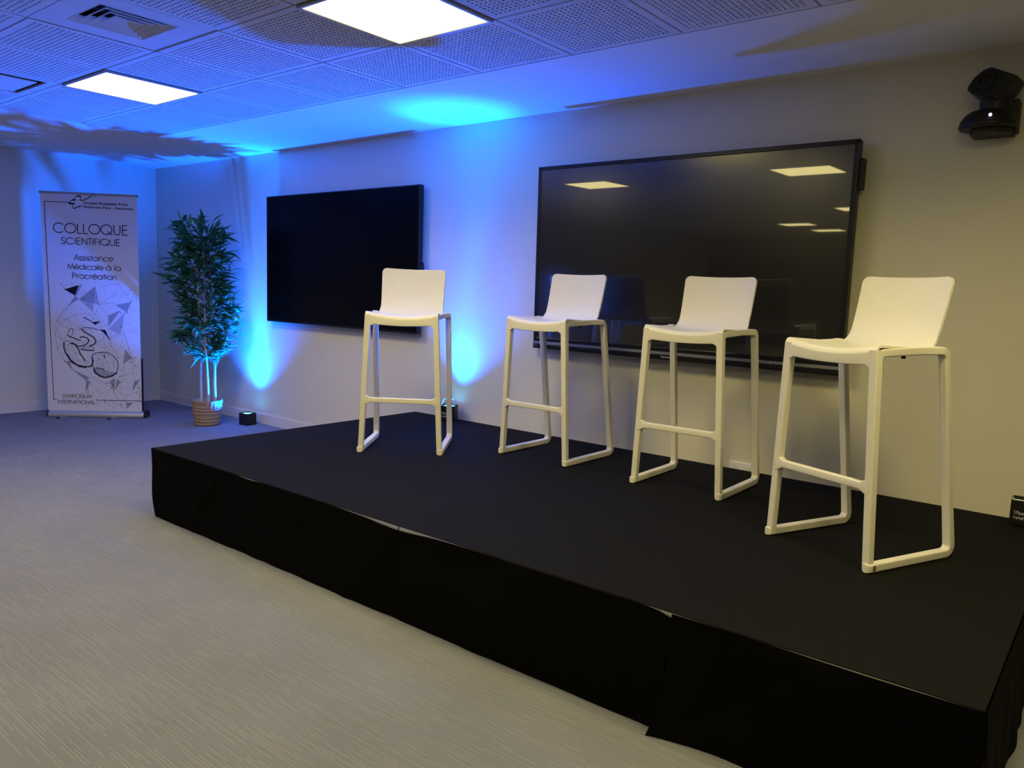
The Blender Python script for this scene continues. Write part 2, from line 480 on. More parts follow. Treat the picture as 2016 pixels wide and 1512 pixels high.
def bumpf(x, c, w): return math.exp(-((x - c) / w) ** 2)
rs = random.Random(4)
FOLDS = [(rs.uniform(SX0, SX1), rs.uniform(0.03, 0.12), rs.uniform(-1.6, 1.6), rs.uniform(-1, 1)) for _ in range(40)]
def fold(x, t):
    """cloth relief: diagonal folds; t = 0 at the top edge, 1 at the floor"""
    s = 0
    for c, w, sl, a in FOLDS:
        u = (x - c - sl * t * 0.3) / w
        if abs(u) < 3: s += a * math.exp(-u * u)
    return s * (0.25 + 0.75 * math.sin(min(1, t * 1.3) * PI * 0.55)) * (0.011 - 0.005 * t)
def front_skirt(x0, x1, mode):
    nx, nz = int((x1 - x0) / 0.02), 22
    verts = []
    for i in range(nx + 1):
        x = x0 + (x1 - x0) * i / nx
        droop = 0.017 * bumpf(x, 6.17, 0.20) + 0.0035 * bumpf(x, 5.10, 0.06) + 0.004 * bumpf(x, 7.98, 0.16)
        if mode == 0: droop += 0.016 * bumpf(x, 7.43, 0.05)
        for k in range(nz + 1):
            t = k / nz
            z = (SH - 0.001 - droop) * (1 - t) + 0.003 * t
            y = SYF - 0.007 - 0.024 * t - fold(x, t) * (1 if t > .02 else 0) - 0.014 * bumpf(t, 0.55, .3) * math.sin(x * 2.1)
            y = min(y, SYF - 0.006)
            xx = x
            if mode == 0: 
                e = max(0, 1 - (x1 - x) / 0.25)
                xx = x - e * e * (0.012 * bumpf(t, 0.42, 0.10) + 0.02 * t)
                inset = max(0, 1 - (x - x0) / 0.3); xx += inset * inset * (0.085 * t ** 1.3 + 0.01 * math.sin(t * 6))
            else:
                e = max(0, 1 - (x - x0) / 0.22)
                y -= e * e * (0.004 + 0.05 * t ** 3); xx = x - e * e * 0.03 * t ** 4
            verts.append((xx, y, z))
    return nx, nz, verts
for x0, x1, mode in ((SX0, 7.433, 0), (7.424, SX1 + 0.006, 1)):
    nx, nz, verts = front_skirt(x0, x1, mode)
    th = 0.0015
    mb = MB()
    back = [(p[0], p[1] + th, p[2]) for p in verts]
    faces = []
    n = len(verts)
    W1 = nz + 1
    for i in range(nx):
        for k in range(nz):
            a = i * W1 + k
            faces.append((a, a + 1, a + W1 + 1, a + W1)); faces.append((n + a, n + a + W1, n + a + W1 + 1, n + a + 1))
    for i in range(nx):
        a = i * W1; faces.append((a, a + W1, n + a + W1, n + a)); b = a + nz; faces.append((b + W1, b, n + b, n + b + W1))
    for k in range(nz):
        faces.append((k + 1, k, n + k, n + k + 1)); b = nx * W1 + k; faces.append((b, b + 1, n + b + 1, n + b))
    mb.add(verts + back, faces)
    SP(mb).build('skirt_cloth', M['skirt'], stage, 60)
for side in (0, 1):
    mb = MB(); ny, nz = 70, 16
    verts = []
    for i in range(ny + 1):
        y = SYF - 0.006 + (SYB - 0.01 - SYF) * i / ny
        for k in range(nz + 1):
            t = k / nz
            z = (SH - 0.001) * (1 - t) + 0.003 * t
            f = 0.008 * math.sin(y * 9 + t * 2.5) * t + 0.006 * math.sin(y * 23 - t * 3) * t
            if side == 0: x = SX0 - 0.003 + 0.085 * t ** 1.3 * (0.6 + 0.4 * math.cos((y - SYF) * 3)) + f
            else: x = SX1 + 0.007 + 0.012 * t + abs(f)
            verts.append((x, y, z))
    W1 = nz + 1; n = len(verts); th = 0.0015 * (1 if side == 0 else -1)
    back = [(p[0] + th, p[1], p[2]) for p in verts]
    faces = []
    for i in range(ny):
        for k in range(nz):
            a = i * W1 + k
            faces.append((a, a + 1, a + W1 + 1, a + W1)); faces.append((n + a, n + a + W1, n + a + W1 + 1, n + a + 1))
    for i in range(ny):
        a = i * W1; faces.append((a, a + W1, n + a + W1, n + a)); b = a + nz; faces.append((b + W1, b, n + b, n + b + W1))
    mb.add(verts + back, faces)
    SP(mb).build('skirt_cloth', M['skirt'], stage, 60)

# ================================================================== SCREENS
def text_mesh(body, size, name):
    cu = bpy.data.curves.new(name, 'FONT'); cu.body = body; cu.size = size; cu.align_x = 'LEFT'
    tmp = bpy.data.objects.new(name, cu); col.objects.link(tmp)
    dg = bpy.context.evaluated_depsgraph_get()
    me = bpy.data.meshes.new_from_object(tmp.evaluated_get(dg))
    bpy.data.objects.remove(tmp); bpy.data.curves.remove(cu)
    return me
def wall_text(body, width, height, origin, m, name, parent, rot=None):
    """lettering in the XZ plane facing -Y (or rotated), lower left at origin; built in parent space"""
    me = text_mesh(body, 1.0, name)
    xs = [v.co.x for v in me.vertices]; ys = [v.co.y for v in me.vertices]
    x0, x1, y1 = min(xs), max(xs), max(ys)
    for v in me.vertices:
        a = (v.co.x - x0) / (x1 - x0) * width; b = v.co.y / y1 * height
        p = Vector((a, 0, b))
        if rot: p = rot @ p
        v.co = p + Vector(origin)
    me.materials.clear(); me.materials.append(m)
    return link(bpy.data.objects.new(name, me), parent)

# slim screen on the banner side
sx0, sx1, sz0, sz1 = 2.196, 4.176, 0.995, 2.119
tv = empty('wall_screen', ((sx0 + sx1) / 2, 0, sz0))
tag(tv, 'slim matt black wall screen between the potted bamboo and the first stool', 'screen')
hw, hh = (sx1 - sx0) / 2, sz1 - sz0
MB().rbox(-hw, hw, -0.080, -0.036, 0, hh, 0.003, 2).build('housing', M['bezel'], tv)
MB().box(-hw + 0.010, hw - 0.010, -0.0812, -0.0795, 0.016, hh - 0.010).build('screen_panel', M['screen_matt'], tv)
MB().box(-0.45, 0.45, -0.037, 0.0, 0.30, 0.80).build('wall_mount', M['black'], tv)
MB().tube([(hw - 0.02, -0.05, 0.545), (hw + 0.016, -0.05, 0.545), (hw + 0.022, -0.05, 0.538), (hw + 0.022, -0.05, 0.40), (hw + 0.016, -0.05, 0.393), (hw - 0.02, -0.05, 0.393)], 0.006, 8).build('carry_handle', M['bezel'], tv, 40)

# large interactive screen
bx0, bx1, bz0, bz1 = 5.300, 7.292, 0.985, 2.163
tv = empty('wall_screen', ((bx0 + bx1) / 2, 0, bz0))
tag(tv, 'large glossy black display with thick bezel and silver strip below', 'screen')
TILT = Matrix.Rotation(math.radians(0.6), 4, 'X')
hw, hh = (bx1 - bx0) / 2, bz1 - bz0
def tilt(o):
    o.matrix_local = TILT; return o
yf = -0.088
BZ = 0.026
BOT = 0.068
mb = MB()
outer = [(-hw, 0), (hw, 0), (hw, hh), (-hw, hh)]
tilt(MB().rbox(-hw, hw, yf + 0.006, -0.030, 0, hh, 0.006, 2).build('housing', M['bezel'], tv))
mb = MB()
mb.rbox(-hw, hw, yf, yf + 0.02, hh - BZ, hh, 0.004, 2).rbox(-hw, -hw + BZ, yf, yf + 0.02, 0, hh, 0.004, 2).rbox(hw - BZ, hw, yf, yf + 0.02, 0, hh, 0.004, 2).rbox(-hw, hw, yf, yf + 0.02, 0.040, BOT, 0.004, 2)
tilt(mb.build('bezel', M['bezel'], tv))
tilt(MB().box(-hw + BZ - .002, hw - BZ + .002, yf + 0.0035, yf + 0.008, BOT - .002, hh - BZ + .002).build('screen_panel', M['screen'], tv))
tilt(MB().box(-hw + 0.004, hw - 0.004, yf - 0.006, yf + 0.01, 0.026, 0.042).build('silver_strip', M['silver'], tv))
bar = tilt(MB().rbox(-hw, hw, yf - 0.004, yf + 0.03, -0.006, 0.028, 0.005, 2).build('control_bar', M['bezel'], tv))
wall_text('ViewSonic', 0.082, 0.012, (-0.035, yf - 0.0046, 0.006), M['white_print'], 'brand_lettering', bar)
for dx in (0.04, 0.075, 0.10, 0.125):
    MB().box(hw - dx - 0.24 - 0.004, hw - dx - 0.24 + 0.004, yf - 0.0048, yf - 0.003, 0.009, 0.013).build('button', M['grey_print'], bar)
mb = MB(); mb.tube([(-hw + 0.10, yf - 0.009, 0.022), (-hw + 0.26, yf - 0.009, 0.018)], 0.004, 8); mb.build('stylus', M['black'], bar, 40)
mb = MB(); mb.tube([(-hw + 0.33, yf - 0.009, 0.024), (-hw + 0.50, yf - 0.009, 0.010)], [0.004, 0.002], 8); mb.build('stylus', M['darkgrey'], bar, 40)
mb = MB()
for a, b in ((-0.022, -0.018), (-0.008, -0.004)): mb.box(-hw + 0.036 + a, -hw + 0.036 + b, yf - 0.0046, yf - 0.003, 0.004, 0.024)
mb.box(-hw + 0.014, -hw + 0.032, yf - 0.0046, yf - 0.003, 0.012, 0.015)
mb.build('port_icon', M['grey_print'], bar)
tilt(MB().rbox(hw - 0.02, hw + 0.026, yf + 0.012, -0.034, 0.93, 1.085, 0.008, 2).build('side_handle', M['black'], tv))
MB().box(-0.5, 0.5, -0.032, 0.0, 0.3, 0.85).build('wall_mount', M['black'], tv)

# ================================================================== STOOLS
def stool():
    root = empty('bar_stool')
    m = M['stool']
    def P(w, d, h): return (d, w, h)          # local x = forward, local y = side
    def lerp(a, b, t): return a + (b - a) * t
    # -- front legs: outer edge from .246 at the foot to .211 at the top
    for s in (-1, 1):
        rings = []
        for k in range(9):
            t = k / 8
            h = lerp(0.006, 0.806, t)
            wo = lerp(0.247, 0.2115, t); lw = lerp(0.030, 0.034, t); dd = lerp(0.030, 0.034, t); df = lerp(0.247, 0.261, t)
            rings.append([P(s * (wo - lw / 2) + a, df - dd / 2 + b, h) for a, b in rrect(lw / 2, dd / 2, 0.0045)])
        MB().loft(rings).build('leg', m, root, 50)
    # -- front apron (dished top edge) with filleted lower corners
    inner = lambda h: lerp(0.247, 0.2115, h / 0.81) - lerp(0.030, 0.034, h / 0.81)
    top, bot = [], []
    N = 24
    for k in range(N + 1):
        w = lerp(-0.2085, 0.2085, k / N); q_ = (w / 0.2085)
        top.append((w, 0.8165 - 0.024 * (1 - q_ * q_)))
    wi = inner(0.74) + 0.004
    for k in range(N + 1):
        w = lerp(wi, -wi, k / N); q_ = w / wi
        e = max(0.0, abs(w) - (wi - 0.026)) / 0.026
        z = 0.7445 + 0.009 * q_ * q_ - (0.0 if e <= 0 else 0.026 * (1 - math.sqrt(max(0, 1 - e * e))))
        bot.append((w, z))
    poly_t = [(-0.2085, 0.735)] + top + [(0.2085, 0.735)]
    # loft along w with a rounded upper front edge
    rings = []
    for k in range(N + 1):
        w = lerp(-wi - 0.012, wi + 0.012, k / N); q_ = w / 0.2085
        zt = 0.8195 - 0.024 * (1 - q_ * q_)
        e = max(0.0, abs(w) - (wi - 0.026)) / 0.026
        e = min(e, 1)
        zb = 0.7445 + 0.009 * (w / wi) ** 2 - 0.026 * (1 - math.sqrt(max(0, 1 - e * e)))
        d1 = 0.2605 - 0.0005; d0 = 0.235
        ring = [(d0, zb + 0.003), (d0 + 0.003, zb), (d1 - 0.003, zb), (d1, zb + 0.003), (d1, zt - 0.017), (d1 - 0.0015, zt - 0.010), (d1 - 0.006, zt - 0.004), (d1 - 0.014, zt - 0.0005), (d0, zt - 0.003)]
        rings.append([P(w, d, h) for d, h in ring])
    MB().loft(rings).build('apron', m, root, 50)
    # -- footrest
    rings = []
    for k in range(N + 1):
        w = lerp(-0.218, 0.218, k / N); wi2 = inner(0.315)
        e = max(0.0, abs(w) - (wi2 - 0.018)) / 0.018; e = min(e, 1)
        fl = 0.018 * (1 - math.sqrt(max(0, 1 - e * e)))
        zt, zb = 0.326 + fl, 0.297 - fl
        ring = [(a, b) for a, b in ((0.225, zb), (0.2505, zb), (0.2535, zb + 0.003), (0.2535, zt - 0.0035), (0.250, zt), (0.228, zt), (0.224, zt - 0.004))]
        rings.append([P(w, d, h) for d, h in ring])
    MB().loft(rings).build('footrest', m, root, 50)
    # -- side loops: skid, rear leg, seat rail
    def fillet(p0, p1, p2, r, n=7):
        p0, p1, p2 = Vector(p0), Vector(p1), Vector(p2)
        a = (p0 - p1).normalized(); b = (p2 - p1).normalized()
        ang = a.angle(b); L_ = r / math.tan(ang / 2)
        c = p1 + (a + b).normalized() * (r / math.sin(ang / 2))
        s, e = p1 + a * L_, p1 + b * L_
        out = []
        for k in range(n + 1):
            v = (s - c).lerp(e - c, k / n).normalized() * r
            out.append(c + v)
        return out
    A = (0.232, 0.016); B = (-0.233, 0.016); C_ = (-0.097, 0.806); D = (0.2435, 0.796); E_ = (0.2400, 0.70)
    c1 = fillet(A, B, C_, 0.030); c2 = fillet(B, C_, D, 0.034); c3 = fillet(C_, D, E_, 0.030)
    path = [Vector(A)] + [Vector(A).lerp(c1[0], t) for t in (0.3, 0.6)] + c1 + [c1[-1].lerp(c2[0], t) for t in (0.2, 0.4, 0.6, 0.8)] + c2 + [c2[-1].lerp(c3[0], t) for t in (0.12, 0.25, 0.4, 0.6, 0.8)] + c3 + [Vector(E_)]
    i1 = 3 + len(c1); i2 = i1 + 4 + len(c2)
    def side_w(i):
        p = path[i]
        if i < i1: return 0.2365
        if i <= i2 - 3: return lerp(0.2365, 0.2255, p.y / 0.80)
        # rail: tucks in under the seat edge
        if i >= len(path) - len(c3) - 1: return lerp(0.1992, 0.1945, min(1, max(0, (p.y - 0.70) / 0.1)))
        t = min(1, max(0, (p.x + 0.085) / 0.10)); t = t * t * (3 - 2 * t)
        return lerp(0.2255, 0.1945, t)
    for s in (-1, 1):
        rings = []
        for i, p in enumerate(path):
            tg = (path[min(i + 1, len(path) - 1)] - path[max(i - 1, 0)]).normalized()
            nn = Vector((-tg.y, tg.x))
            th = 0.0155 if i < i1 else 0.0150
            hw_ = 0.0175 if i < i1 else 0.0165
            w = side_w(i)
            rings.append([P(s * (w + a), p.x + nn.x * b, p.y + nn.y * b) for a, b in rrect(hw_, th, 0.005, 2)])
        MB().loft(rings[:i1 + 1]).build('skid', m, root, 50)
        MB().loft(rings[i1:i2 + 1]).build('leg', m, root, 50)
        MB().loft(rings[i2:]).build('seat_rail', m, root, 50)
        # rounded toe in front of the leg and a rubber glide
        rings = []
        for d, q_ in ((0.215, 1), (0.238, 1), (0.246, 0.92), (0.251, 0.7), (0.2535, 0.35)):
            rings.append([P(s * (0.2365 + a * q_), d, 0.016 + b) for a, b in rrect(0.0175, 0.0152, 0.005, 2)])
        MB().loft(rings).build('toe', m, root, 50)
        for d in (0.225, -0.205):
            MB().lathe([(0.008, -0.0025), (0.009, 0.0), (0.009, 0.003)], d, s * 0.2365, 0.0005, 14).build('glide', M['rubber'], root, 40)
    # -- seat and backrest shell: one dished surface, split at the bend
    prof = [(0.2595, 0.8035), (0.257, 0.814), (0.250, 0.8215), (0.240, 0.8250)]
    prof += [(lerp(0.225, -0.035, k / 9), lerp(0.8245, 0.812, k / 9)) for k in range(10)]
    cx, cz, r = -0.040, 0.868, 0.056
    for k in range(1, 10):
        a = math.radians(-90 - 79 * k / 9)
        prof.append((cx + r * math.cos(a), cz + r * math.sin(a)))
    split = len(prof) - 1
    bx, bz = prof[-1]
    for t in [k / 10 * 0.86 for k in range(1, 11)] + [0.89, 0.915, 0.94, 0.96, 0.975, 0.987, 0.995, 1.0]:
        prof.append((lerp(bx, -0.150, t) - 0.006 * math.sin(t * PI) * 0.5, lerp(bz, 1.084, t)))
    nS = len(prof); nW = 28
    def half_w(i):
        d, h = prof[i]
        if i < 4: return 0.2085
        if i <= 13: return lerp(0.2085, 0.200, (i - 4) / 9)
        if i <= split: return lerp(0.200, 0.191, (i - 13) / (split - 13))
        t = (h - prof[split][1]) / (1.084 - prof[split][1])
        w = lerp(0.191, 0.197, t)
        e = max(0, h - (1.084 - 0.030)) / 0.030
        return w - 0.030 * (1 - math.sqrt(max(0, 1 - e * e)))
    grid = []
    for i in range(nS):
        d, h = prof[i]; hw_ = half_w(i); rowp = []
        tb = max(0, min(1, (h - 0.83) / 0.06))
        for k in range(nW + 1):
            q_ = -1 + 2 * k / nW; c = 1 - (q_ * hw_ / 0.2085) ** 2
            dip = 0.024 if i < 8 else lerp(0.024, 0.012, min(1, (i - 8) / 6))
            if i < 2: dip *= 1.0
            tp = max(0, (h - 0.98) / 0.104)
            rowp.append(Vector((d - tb * 0.030 * c, q_ * hw_, h - (1 - tb) * dip * c - 0.007 * tp * c)))
        grid.append(rowp)
    def nrm(i, k):
        a = grid[min(i + 1, nS - 1)][k] - grid[max(i - 1, 0)][k]
        b = grid[i][min(k + 1, nW)] - grid[i][max(k - 1, 0)]
        n = a.cross(b)
        return n.normalized() if n.length > 1e-9 else Vector((0, 0, 1))
    th = 0.009
    Nn = [[nrm(i, k) for k in range(nW + 1)] for i in range(nS)]
    sgn = 1 if Nn[8][nW // 2].z > 0 else -1
    def shell(i0, i1_, name):
        W1 = nW + 1; vs = []; ns = []
        for lay in (0, 1):
            for i in range(i0, i1_ + 1):
                for k in range(W1):
                    n = Nn[i][k] * sgn
                    vs.append(grid[i][k] - n * th * lay); ns.append(n if lay == 0 else -n)
        R_ = i1_ - i0 + 1; n0 = R_ * W1; fs = []
        for i in range(R_ - 1):
            for k in range(nW):
                a = i * W1 + k
                fs.append((a, a + W1, a + W1 + 1, a + 1) if sgn > 0 else (a, a + 1, a + W1 + 1, a + W1))
                b = n0 + a
                fs.append((b, b + 1, b + W1 + 1, b + W1) if sgn > 0 else (b, b + W1, b + W1 + 1, b + 1))
        # rims (own vertices so that edges stay crisp); the split line stays open
        def strip(idx):
            base = len(vs)
            for a in idx:
                vs.append(vs[a]); vs.append(vs[n0 + a]); ns.append(None); ns.append(None)
            for j in range(len(idx) - 1):
                fs.append((base + 2 * j, base + 2 * j + 1, base + 2 * j + 3, base + 2 * j + 2))
        strip([i * W1 for i in range(R_)]); strip([i * W1 + nW for i in reversed(range(R_))])
        if i0 == 0: strip(list(reversed(range(W1))))
        if i1_ == nS - 1: strip([(R_ - 1) * W1 + k for k in range(W1)])
        me = bpy.data.meshes.new(name); me.from_pydata([tuple(v) for v in vs], [], fs); me.materials.append(m)
        me.update(); me.shade_smooth()
        cn = [tuple(n) if n is not None else tuple(me.vertices[i].normal) for i, n in enumerate(ns)]
        me.normals_split_custom_set_from_vertices(cn)
        return link(bpy.data.objects.new(name, me), root)
    shell(0, split, 'seat')
    shell(split, nS - 1, 'backrest')
    # stacking pads below the seat
    for s in (-1, 1):
        MB().lathe([(0.007, 0.0), (0.008, 0.003), (0.008, 0.016)], 0.05, s * 0.165, 0.771, 12).build('stacking_pad', M['rubber'], root, 40)
    return root

STOOLS = [((5.0254, -0.9717), -0.9282, 'white plastic bar stool before the slim matt screen, turned towards the stage middle'),
          ((5.7967, -0.4654), -1.5816, 'white plastic bar stool beside the left edge of the large glossy display'),
          ((6.7231, -0.5057), -1.5613, 'white plastic bar stool in front of the wall socket and the large display'),
          ((7.6563, -0.9729), -1.9783, 'white plastic bar stool below the wall camera, at the right edge of the display')]
st0 = stool()
for k, ((x, y), a, lab) in enumerate(STOOLS):
    o = st0 if k == 0 else copy_tree(st0)
    o.location = (x, y, SH + 0.002); o.rotation_euler = (0, 0, a)
    tag(o, lab, 'bar stool', 'white bar stools on the stage')

# ================================================================== UPLIGHTS
def uplight(x, y, z, rz, label, lit, handle, aim_wide=None, aim_core=None, text=True, wide=1.0, core=1.0, wang=108, cang=30):
    t = empty('uplight', (x, y, z), rz)
    tag(t, label, 'uplight', 'small black floor uplights')
    s, h = 0.057, 0.115
    mb = MB()
    # hollow square can: side walls, base, feet
    rings = []
    for r, zz in ((s - 0.002, 0.004), (s, 0.007), (s, h - 0.003), (s - 0.002, h), (s - 0.005, h), (s - 0.007, h - 0.014)):
        rings.append([(a, b, zz) for a, b in rrect(r, r, 0.006, 3)])
    mb.loft(rings); mb.build('housing', M['black'], t, 40)
    for sx in (-1, 1):
        for sy in (-1, 1):
            MB().lathe([(0.006, 0), (0.007, 0.002), (0.007, 0.005)], sx * 0.044, sy * 0.044, 0, 12).build('foot', M['darkgrey'], t, 40)
    MB().lathe([(0.044, h - 0.016), (0.044, h - 0.010), (0.040, h - 0.008)], 0, 0, 0, 28).build('lens', M['lens'] if lit else M['lens_off'], t, 40)
    if handle == 'up':
        pts = [(-0.050, -0.020, h - 0.004), (-0.048, -0.022, h + 0.016), (-0.034, -0.026, h + 0.044), (-0.024, -0.028, h + 0.050), (0.044, -0.028, h + 0.050), (0.050, -0.026, h + 0.042), (0.050, -0.020, h - 0.004)]
        MB().tube(pts, 0.0035, 8).build('handle', M['handle'], t, 40)
    elif handle == 'flat':
        pts = [(-0.050, 0.0, h + 0.0), (-0.050, -0.050, h + 0.003), (-0.044, -0.056, h + 0.003), (0.044, -0.056, h + 0.003), (0.050, -0.050, h + 0.003), (0.050, 0.0, h + 0.0)]
        MB().tube(pts, 0.003, 8).build('handle', M['handle'], t, 40)
    if text:
        wall_text('be', 0.022, 0.016, (-0.026, -s - 0.0006, 0.052), M['white_print'], 'lettering', t)
        wall_text('Uplight', 0.050, 0.011, (-0.042, -s - 0.0006, 0.033), M['white_print'], 'lettering', t)
        mb = MB()
        for a, b in ((-0.041, 0.053), (-0.034, 0.056), (-0.041, 0.063), (-0.032, 0.064)):
            mb.add([(a, -s - 0.0006, b), (a + 0.006, -s - 0.0006, b + 0.003), (a, -s - 0.0006, b + 0.006)], [(0, 1, 2)])
        mb.build('emblem', M['white_print'], t)
    if lit:
        for nm, aim, ang, pw, blend, sz in (('wide_beam', aim_wide, wang, WIDE_POWER * wide, 1.0, 0.03), ('core_beam', aim_core, cang, CORE_POWER * core, 1.0, 0.02)):
            ld = bpy.data.lights.new(nm, 'SPOT'); ld.energy = pw; ld.color = BLUE if nm == 'wide_beam' else CYAN; ld.spot_size = math.radians(ang); ld.spot_blend = blend; ld.shadow_soft_size = sz
            lo = bpy.data.objects.new(nm, ld); link(lo, t)
            p = Vector((0, 0, h - 0.005))
            wp = Matrix.Translation((x, y, z)) @ Matrix.Rotation(rz, 4, 'Z')
            d = (wp.inverted() @ Vector(aim)) - p
            lo.matrix_local = Matrix.Translation(p) @ d.to_track_quat('-Z', 'Y').to_matrix().to_4x4()
    return t
uplight(1.968, -0.142, 0, 0.14, 'small black uplight glowing blue on the floor beside the woven basket', True, None, (1.86, -1.28, 2.5), (2.0, 0.02, 2.5), text=False, cang=30, core=0.35, wide=1.7, wang=124)
uplight(4.552, -0.104, SH, 0.52, 'small black uplight glowing blue on the stage behind the first stool', True, 'up', (4.84, -0.80, 2.5), (4.76, -0.34, 2.5), wide=0.85, wang=110, core=0.8)
uplight(8.142, -0.085, SH, 0.05, 'small black unlit uplight at the right end of the stage', False, 'flat')

# ================================================================== WALL CAMERA
wc = empty('wall_camera', (7.845, 0, 2.16))
tag(wc, 'black pan-tilt camera on a wall bracket above the last stool', 'camera')
# bracket: plate against the wall and shelf
mb = MB(); mb.rbox(0.0, 0.10, -0.09, 0.0, -0.02, 0.115, 0.004, 2); mb.build('wall_bracket', M['black'], wc)
poly = [(-0.075, -0.002), (0.085, -0.002), (0.085, -0.12), (0.03, -0.165), (-0.05, -0.165), (-0.075, -0.14)]
MB().prism(poly, lambda a, b, d: (a, b, d), -0.034, -0.012).build('shelf', M['darkgrey'], wc)
# base: rounded dome, wider at the bottom
rings = []
for q_, zz in ((0.94, -0.012), (1.0, -0.006), (1.0, 0.008), (0.94, 0.030), (0.82, 0.050), (0.66, 0.064), (0.48, 0.070)):
    rings.append([(-0.010 + 0.115 * q_ * math.cos(a) , -0.115 + 0.100 * q_ * math.sin(a), zz) for a in [2 * PI * k / 36 for k in range(36)]])
base = MB().loft(rings).build('base', M['black'], wc, 50)
MB().lathe([(0.0035, 0), (0.006, 0.002), (0.006, 0.006), (0.002, 0.008)], 0, 0, 0, 12).build('status_light', M['led'], base, 60)
bpy.data.objects[base.children[0].name].matrix_local = Matrix.Translation((0.010, -0.205, 0.032)) @ Matrix.Rotation(math.radians(70), 4, 'X')
# yoke and head
mb = MB()
for k in range(1): mb.lathe([(0.062, 0.060), (0.064, 0.080), (0.066, 0.110), (0.060, 0.125)], 0.015, -0.110, 0, 32)
mb.build('yoke', M['black'], wc, 50)
prof = [(-0.094, -0.030), (-0.088, 0.018), (-0.066, 0.058), (-0.036, 0.080), (0.090, 0.072), (0.100, 0.062), (0.098, 0.020), (0.080, -0.030), (0.060, -0.052), (-0.060, -0.052), (-0.088, -0.042)]
rings = []
for dy, q_ in ((-0.072, 0.86), (-0.066, 0.96), (-0.05, 1.0), (0.05, 1.0), (0.066, 0.96), (0.072, 0.86)):
    rings.append([(a * q_ * 0.90, dy * 0.9, b * q_ * 0.95) for a, b in prof])
head = MB().loft(rings).build('camera_head', M['black'], wc, 35)
head.matrix_local = Matrix.Translation((-0.002, -0.120, 0.160)) @ Matrix.Rotation(math.radians(24), 4, 'Y') @ Matrix.Rotation(math.radians(-10), 4, 'Z')
lens = MB().lathe([(0.036, 0.0), (0.036, 0.012), (0.028, 0.014), (0.024, 0.006)], 0, 0, 0, 28).build('lens', M['black'], head, 40)
lens.matrix_local = Matrix.Translation((-0.02, -0.062, 0.012)) @ Matrix.Rotation(math.radians(90), 4, 'X')

# ================================================================== WALL SOCKET
so = empty('wall_socket', (6.776, 0, 0.385))
tag(so, 'white double wall socket half hidden behind the stage edge', 'socket')
MB().rbox(-0.078, 0.078, -0.0115, 0.0, -0.040, 0.040, 0.003, 2).build('plate', M['socket'], so)
for dx in (-0.034, 0.036):
    mb = MB().lathe([(0.0235, 0.0), (0.0235, 0.0012), (0.0212, 0.0012), (0.0212, 0.0)], 0, 0, 0, 28, cap=False)
    o = mb.build('socket_ring', M['socket'], so, 40); o.matrix_local = Matrix.Translation((dx, -0.0112, 0.006)) @ Matrix.Rotation(math.radians(90), 4, 'X')
    for px in (-0.0095, 0.0095):
        o2 = MB().lathe([(0.0027, 0), (0.0027, 0.001)], 0, 0, 0, 10).build('pin_hole', M['rubber'], so)
        o2.matrix_local = Matrix.Translation((dx + px, -0.0108, 0.006)) @ Matrix.Rotation(math.radians(90), 4, 'X')

# ================================================================== ROLL-UP BANNER
BA = Vector((0.4256, -1.3084, 0)); BE = Vector((0.70410, 0.71010, 0)).normalized(); BN = Vector((BE.y, -BE.x, 0))
ban = empty('roll_up_banner', BA + BE * 0.45, math.atan2(BE.y, BE.x))
tag(ban, 'white roll-up banner announcing a scientific colloquium, beside the potted bamboo', 'banner')
# local frame: x along the banner (0 = centre, u = x + 0.45), -y = front, z up
def U(u, z, off=0.0): return (u - 0.45, -off, z)
prof = [(-0.050, 0.004), (-0.052, 0.016), (-0.046, 0.040), (-0.030, 0.060), (-0.008, 0.068), (0.012, 0.068), (0.036, 0.058), (0.050, 0.034), (0.052, 0.014), (0.050, 0.004)]
MB().loft([[(x, y + 0.030, z) for y, z in prof] for x in (-0.441, 0.430)]).build('base_housing', M['alu'], ban, 40)
for x0, x1 in ((-0.451, -0.441), (0.430, 0.455)):
    MB().loft([[(x, y * 1.06 + 0.030, 0.002 + z * 1.05) for y, z in prof] for x in (x0, x1)]).build('end_cap', M['black'], ban, 40)
for u in (0.165, 0.625):
    mb = MB(); mb.prism([(-0.018, -0.010), (0.018, -0.010), (0.014, -0.115), (-0.014, -0.115)], lambda a, b, d: (u - 0.45 + a - (b + 0.01) * -0.25, b + 0.005, d), 0.003, 0.008)
    ft = mb.build('swivel_foot', M['alu'], ban)
    MB().box(u - 0.45 - 0.046, u - 0.45 - 0.010, -0.120, -0.098, 0.0, 0.011).build('foot_pad', M['rubber'], ft)
# sheet with the faintest curl, thin but solid
SHT = 0.0015
nz = 12
MB().box(-0.447, 0.410, -0.001, 0.0005, 0.060, 2.108).build('sheet', M['banner'], ban)
MB().rbox(-0.452, 0.412, -0.006, 0.010, 2.098, 2.119, 0.003, 2).build('top_rail', M['lightframe'], ban)
for x0, x1 in ((-0.4545, -0.451), (0.411, 0.4145)): MB().rbox(x0, x1, -0.007, 0.011, 2.096, 2.121, 0.001, 1).build('rail_cap', M['black'], ban)
MB().tube([(0.0, 0.035, 0.06), (0.0, 0.016, 2.10)], 0.009, 12).build('support_pole', M['alu'], ban, 40)
MB().box(0.410, 0.424, 0.004, 0.016, 0.06, 0.58).build('side_strut', M['black'], ban)

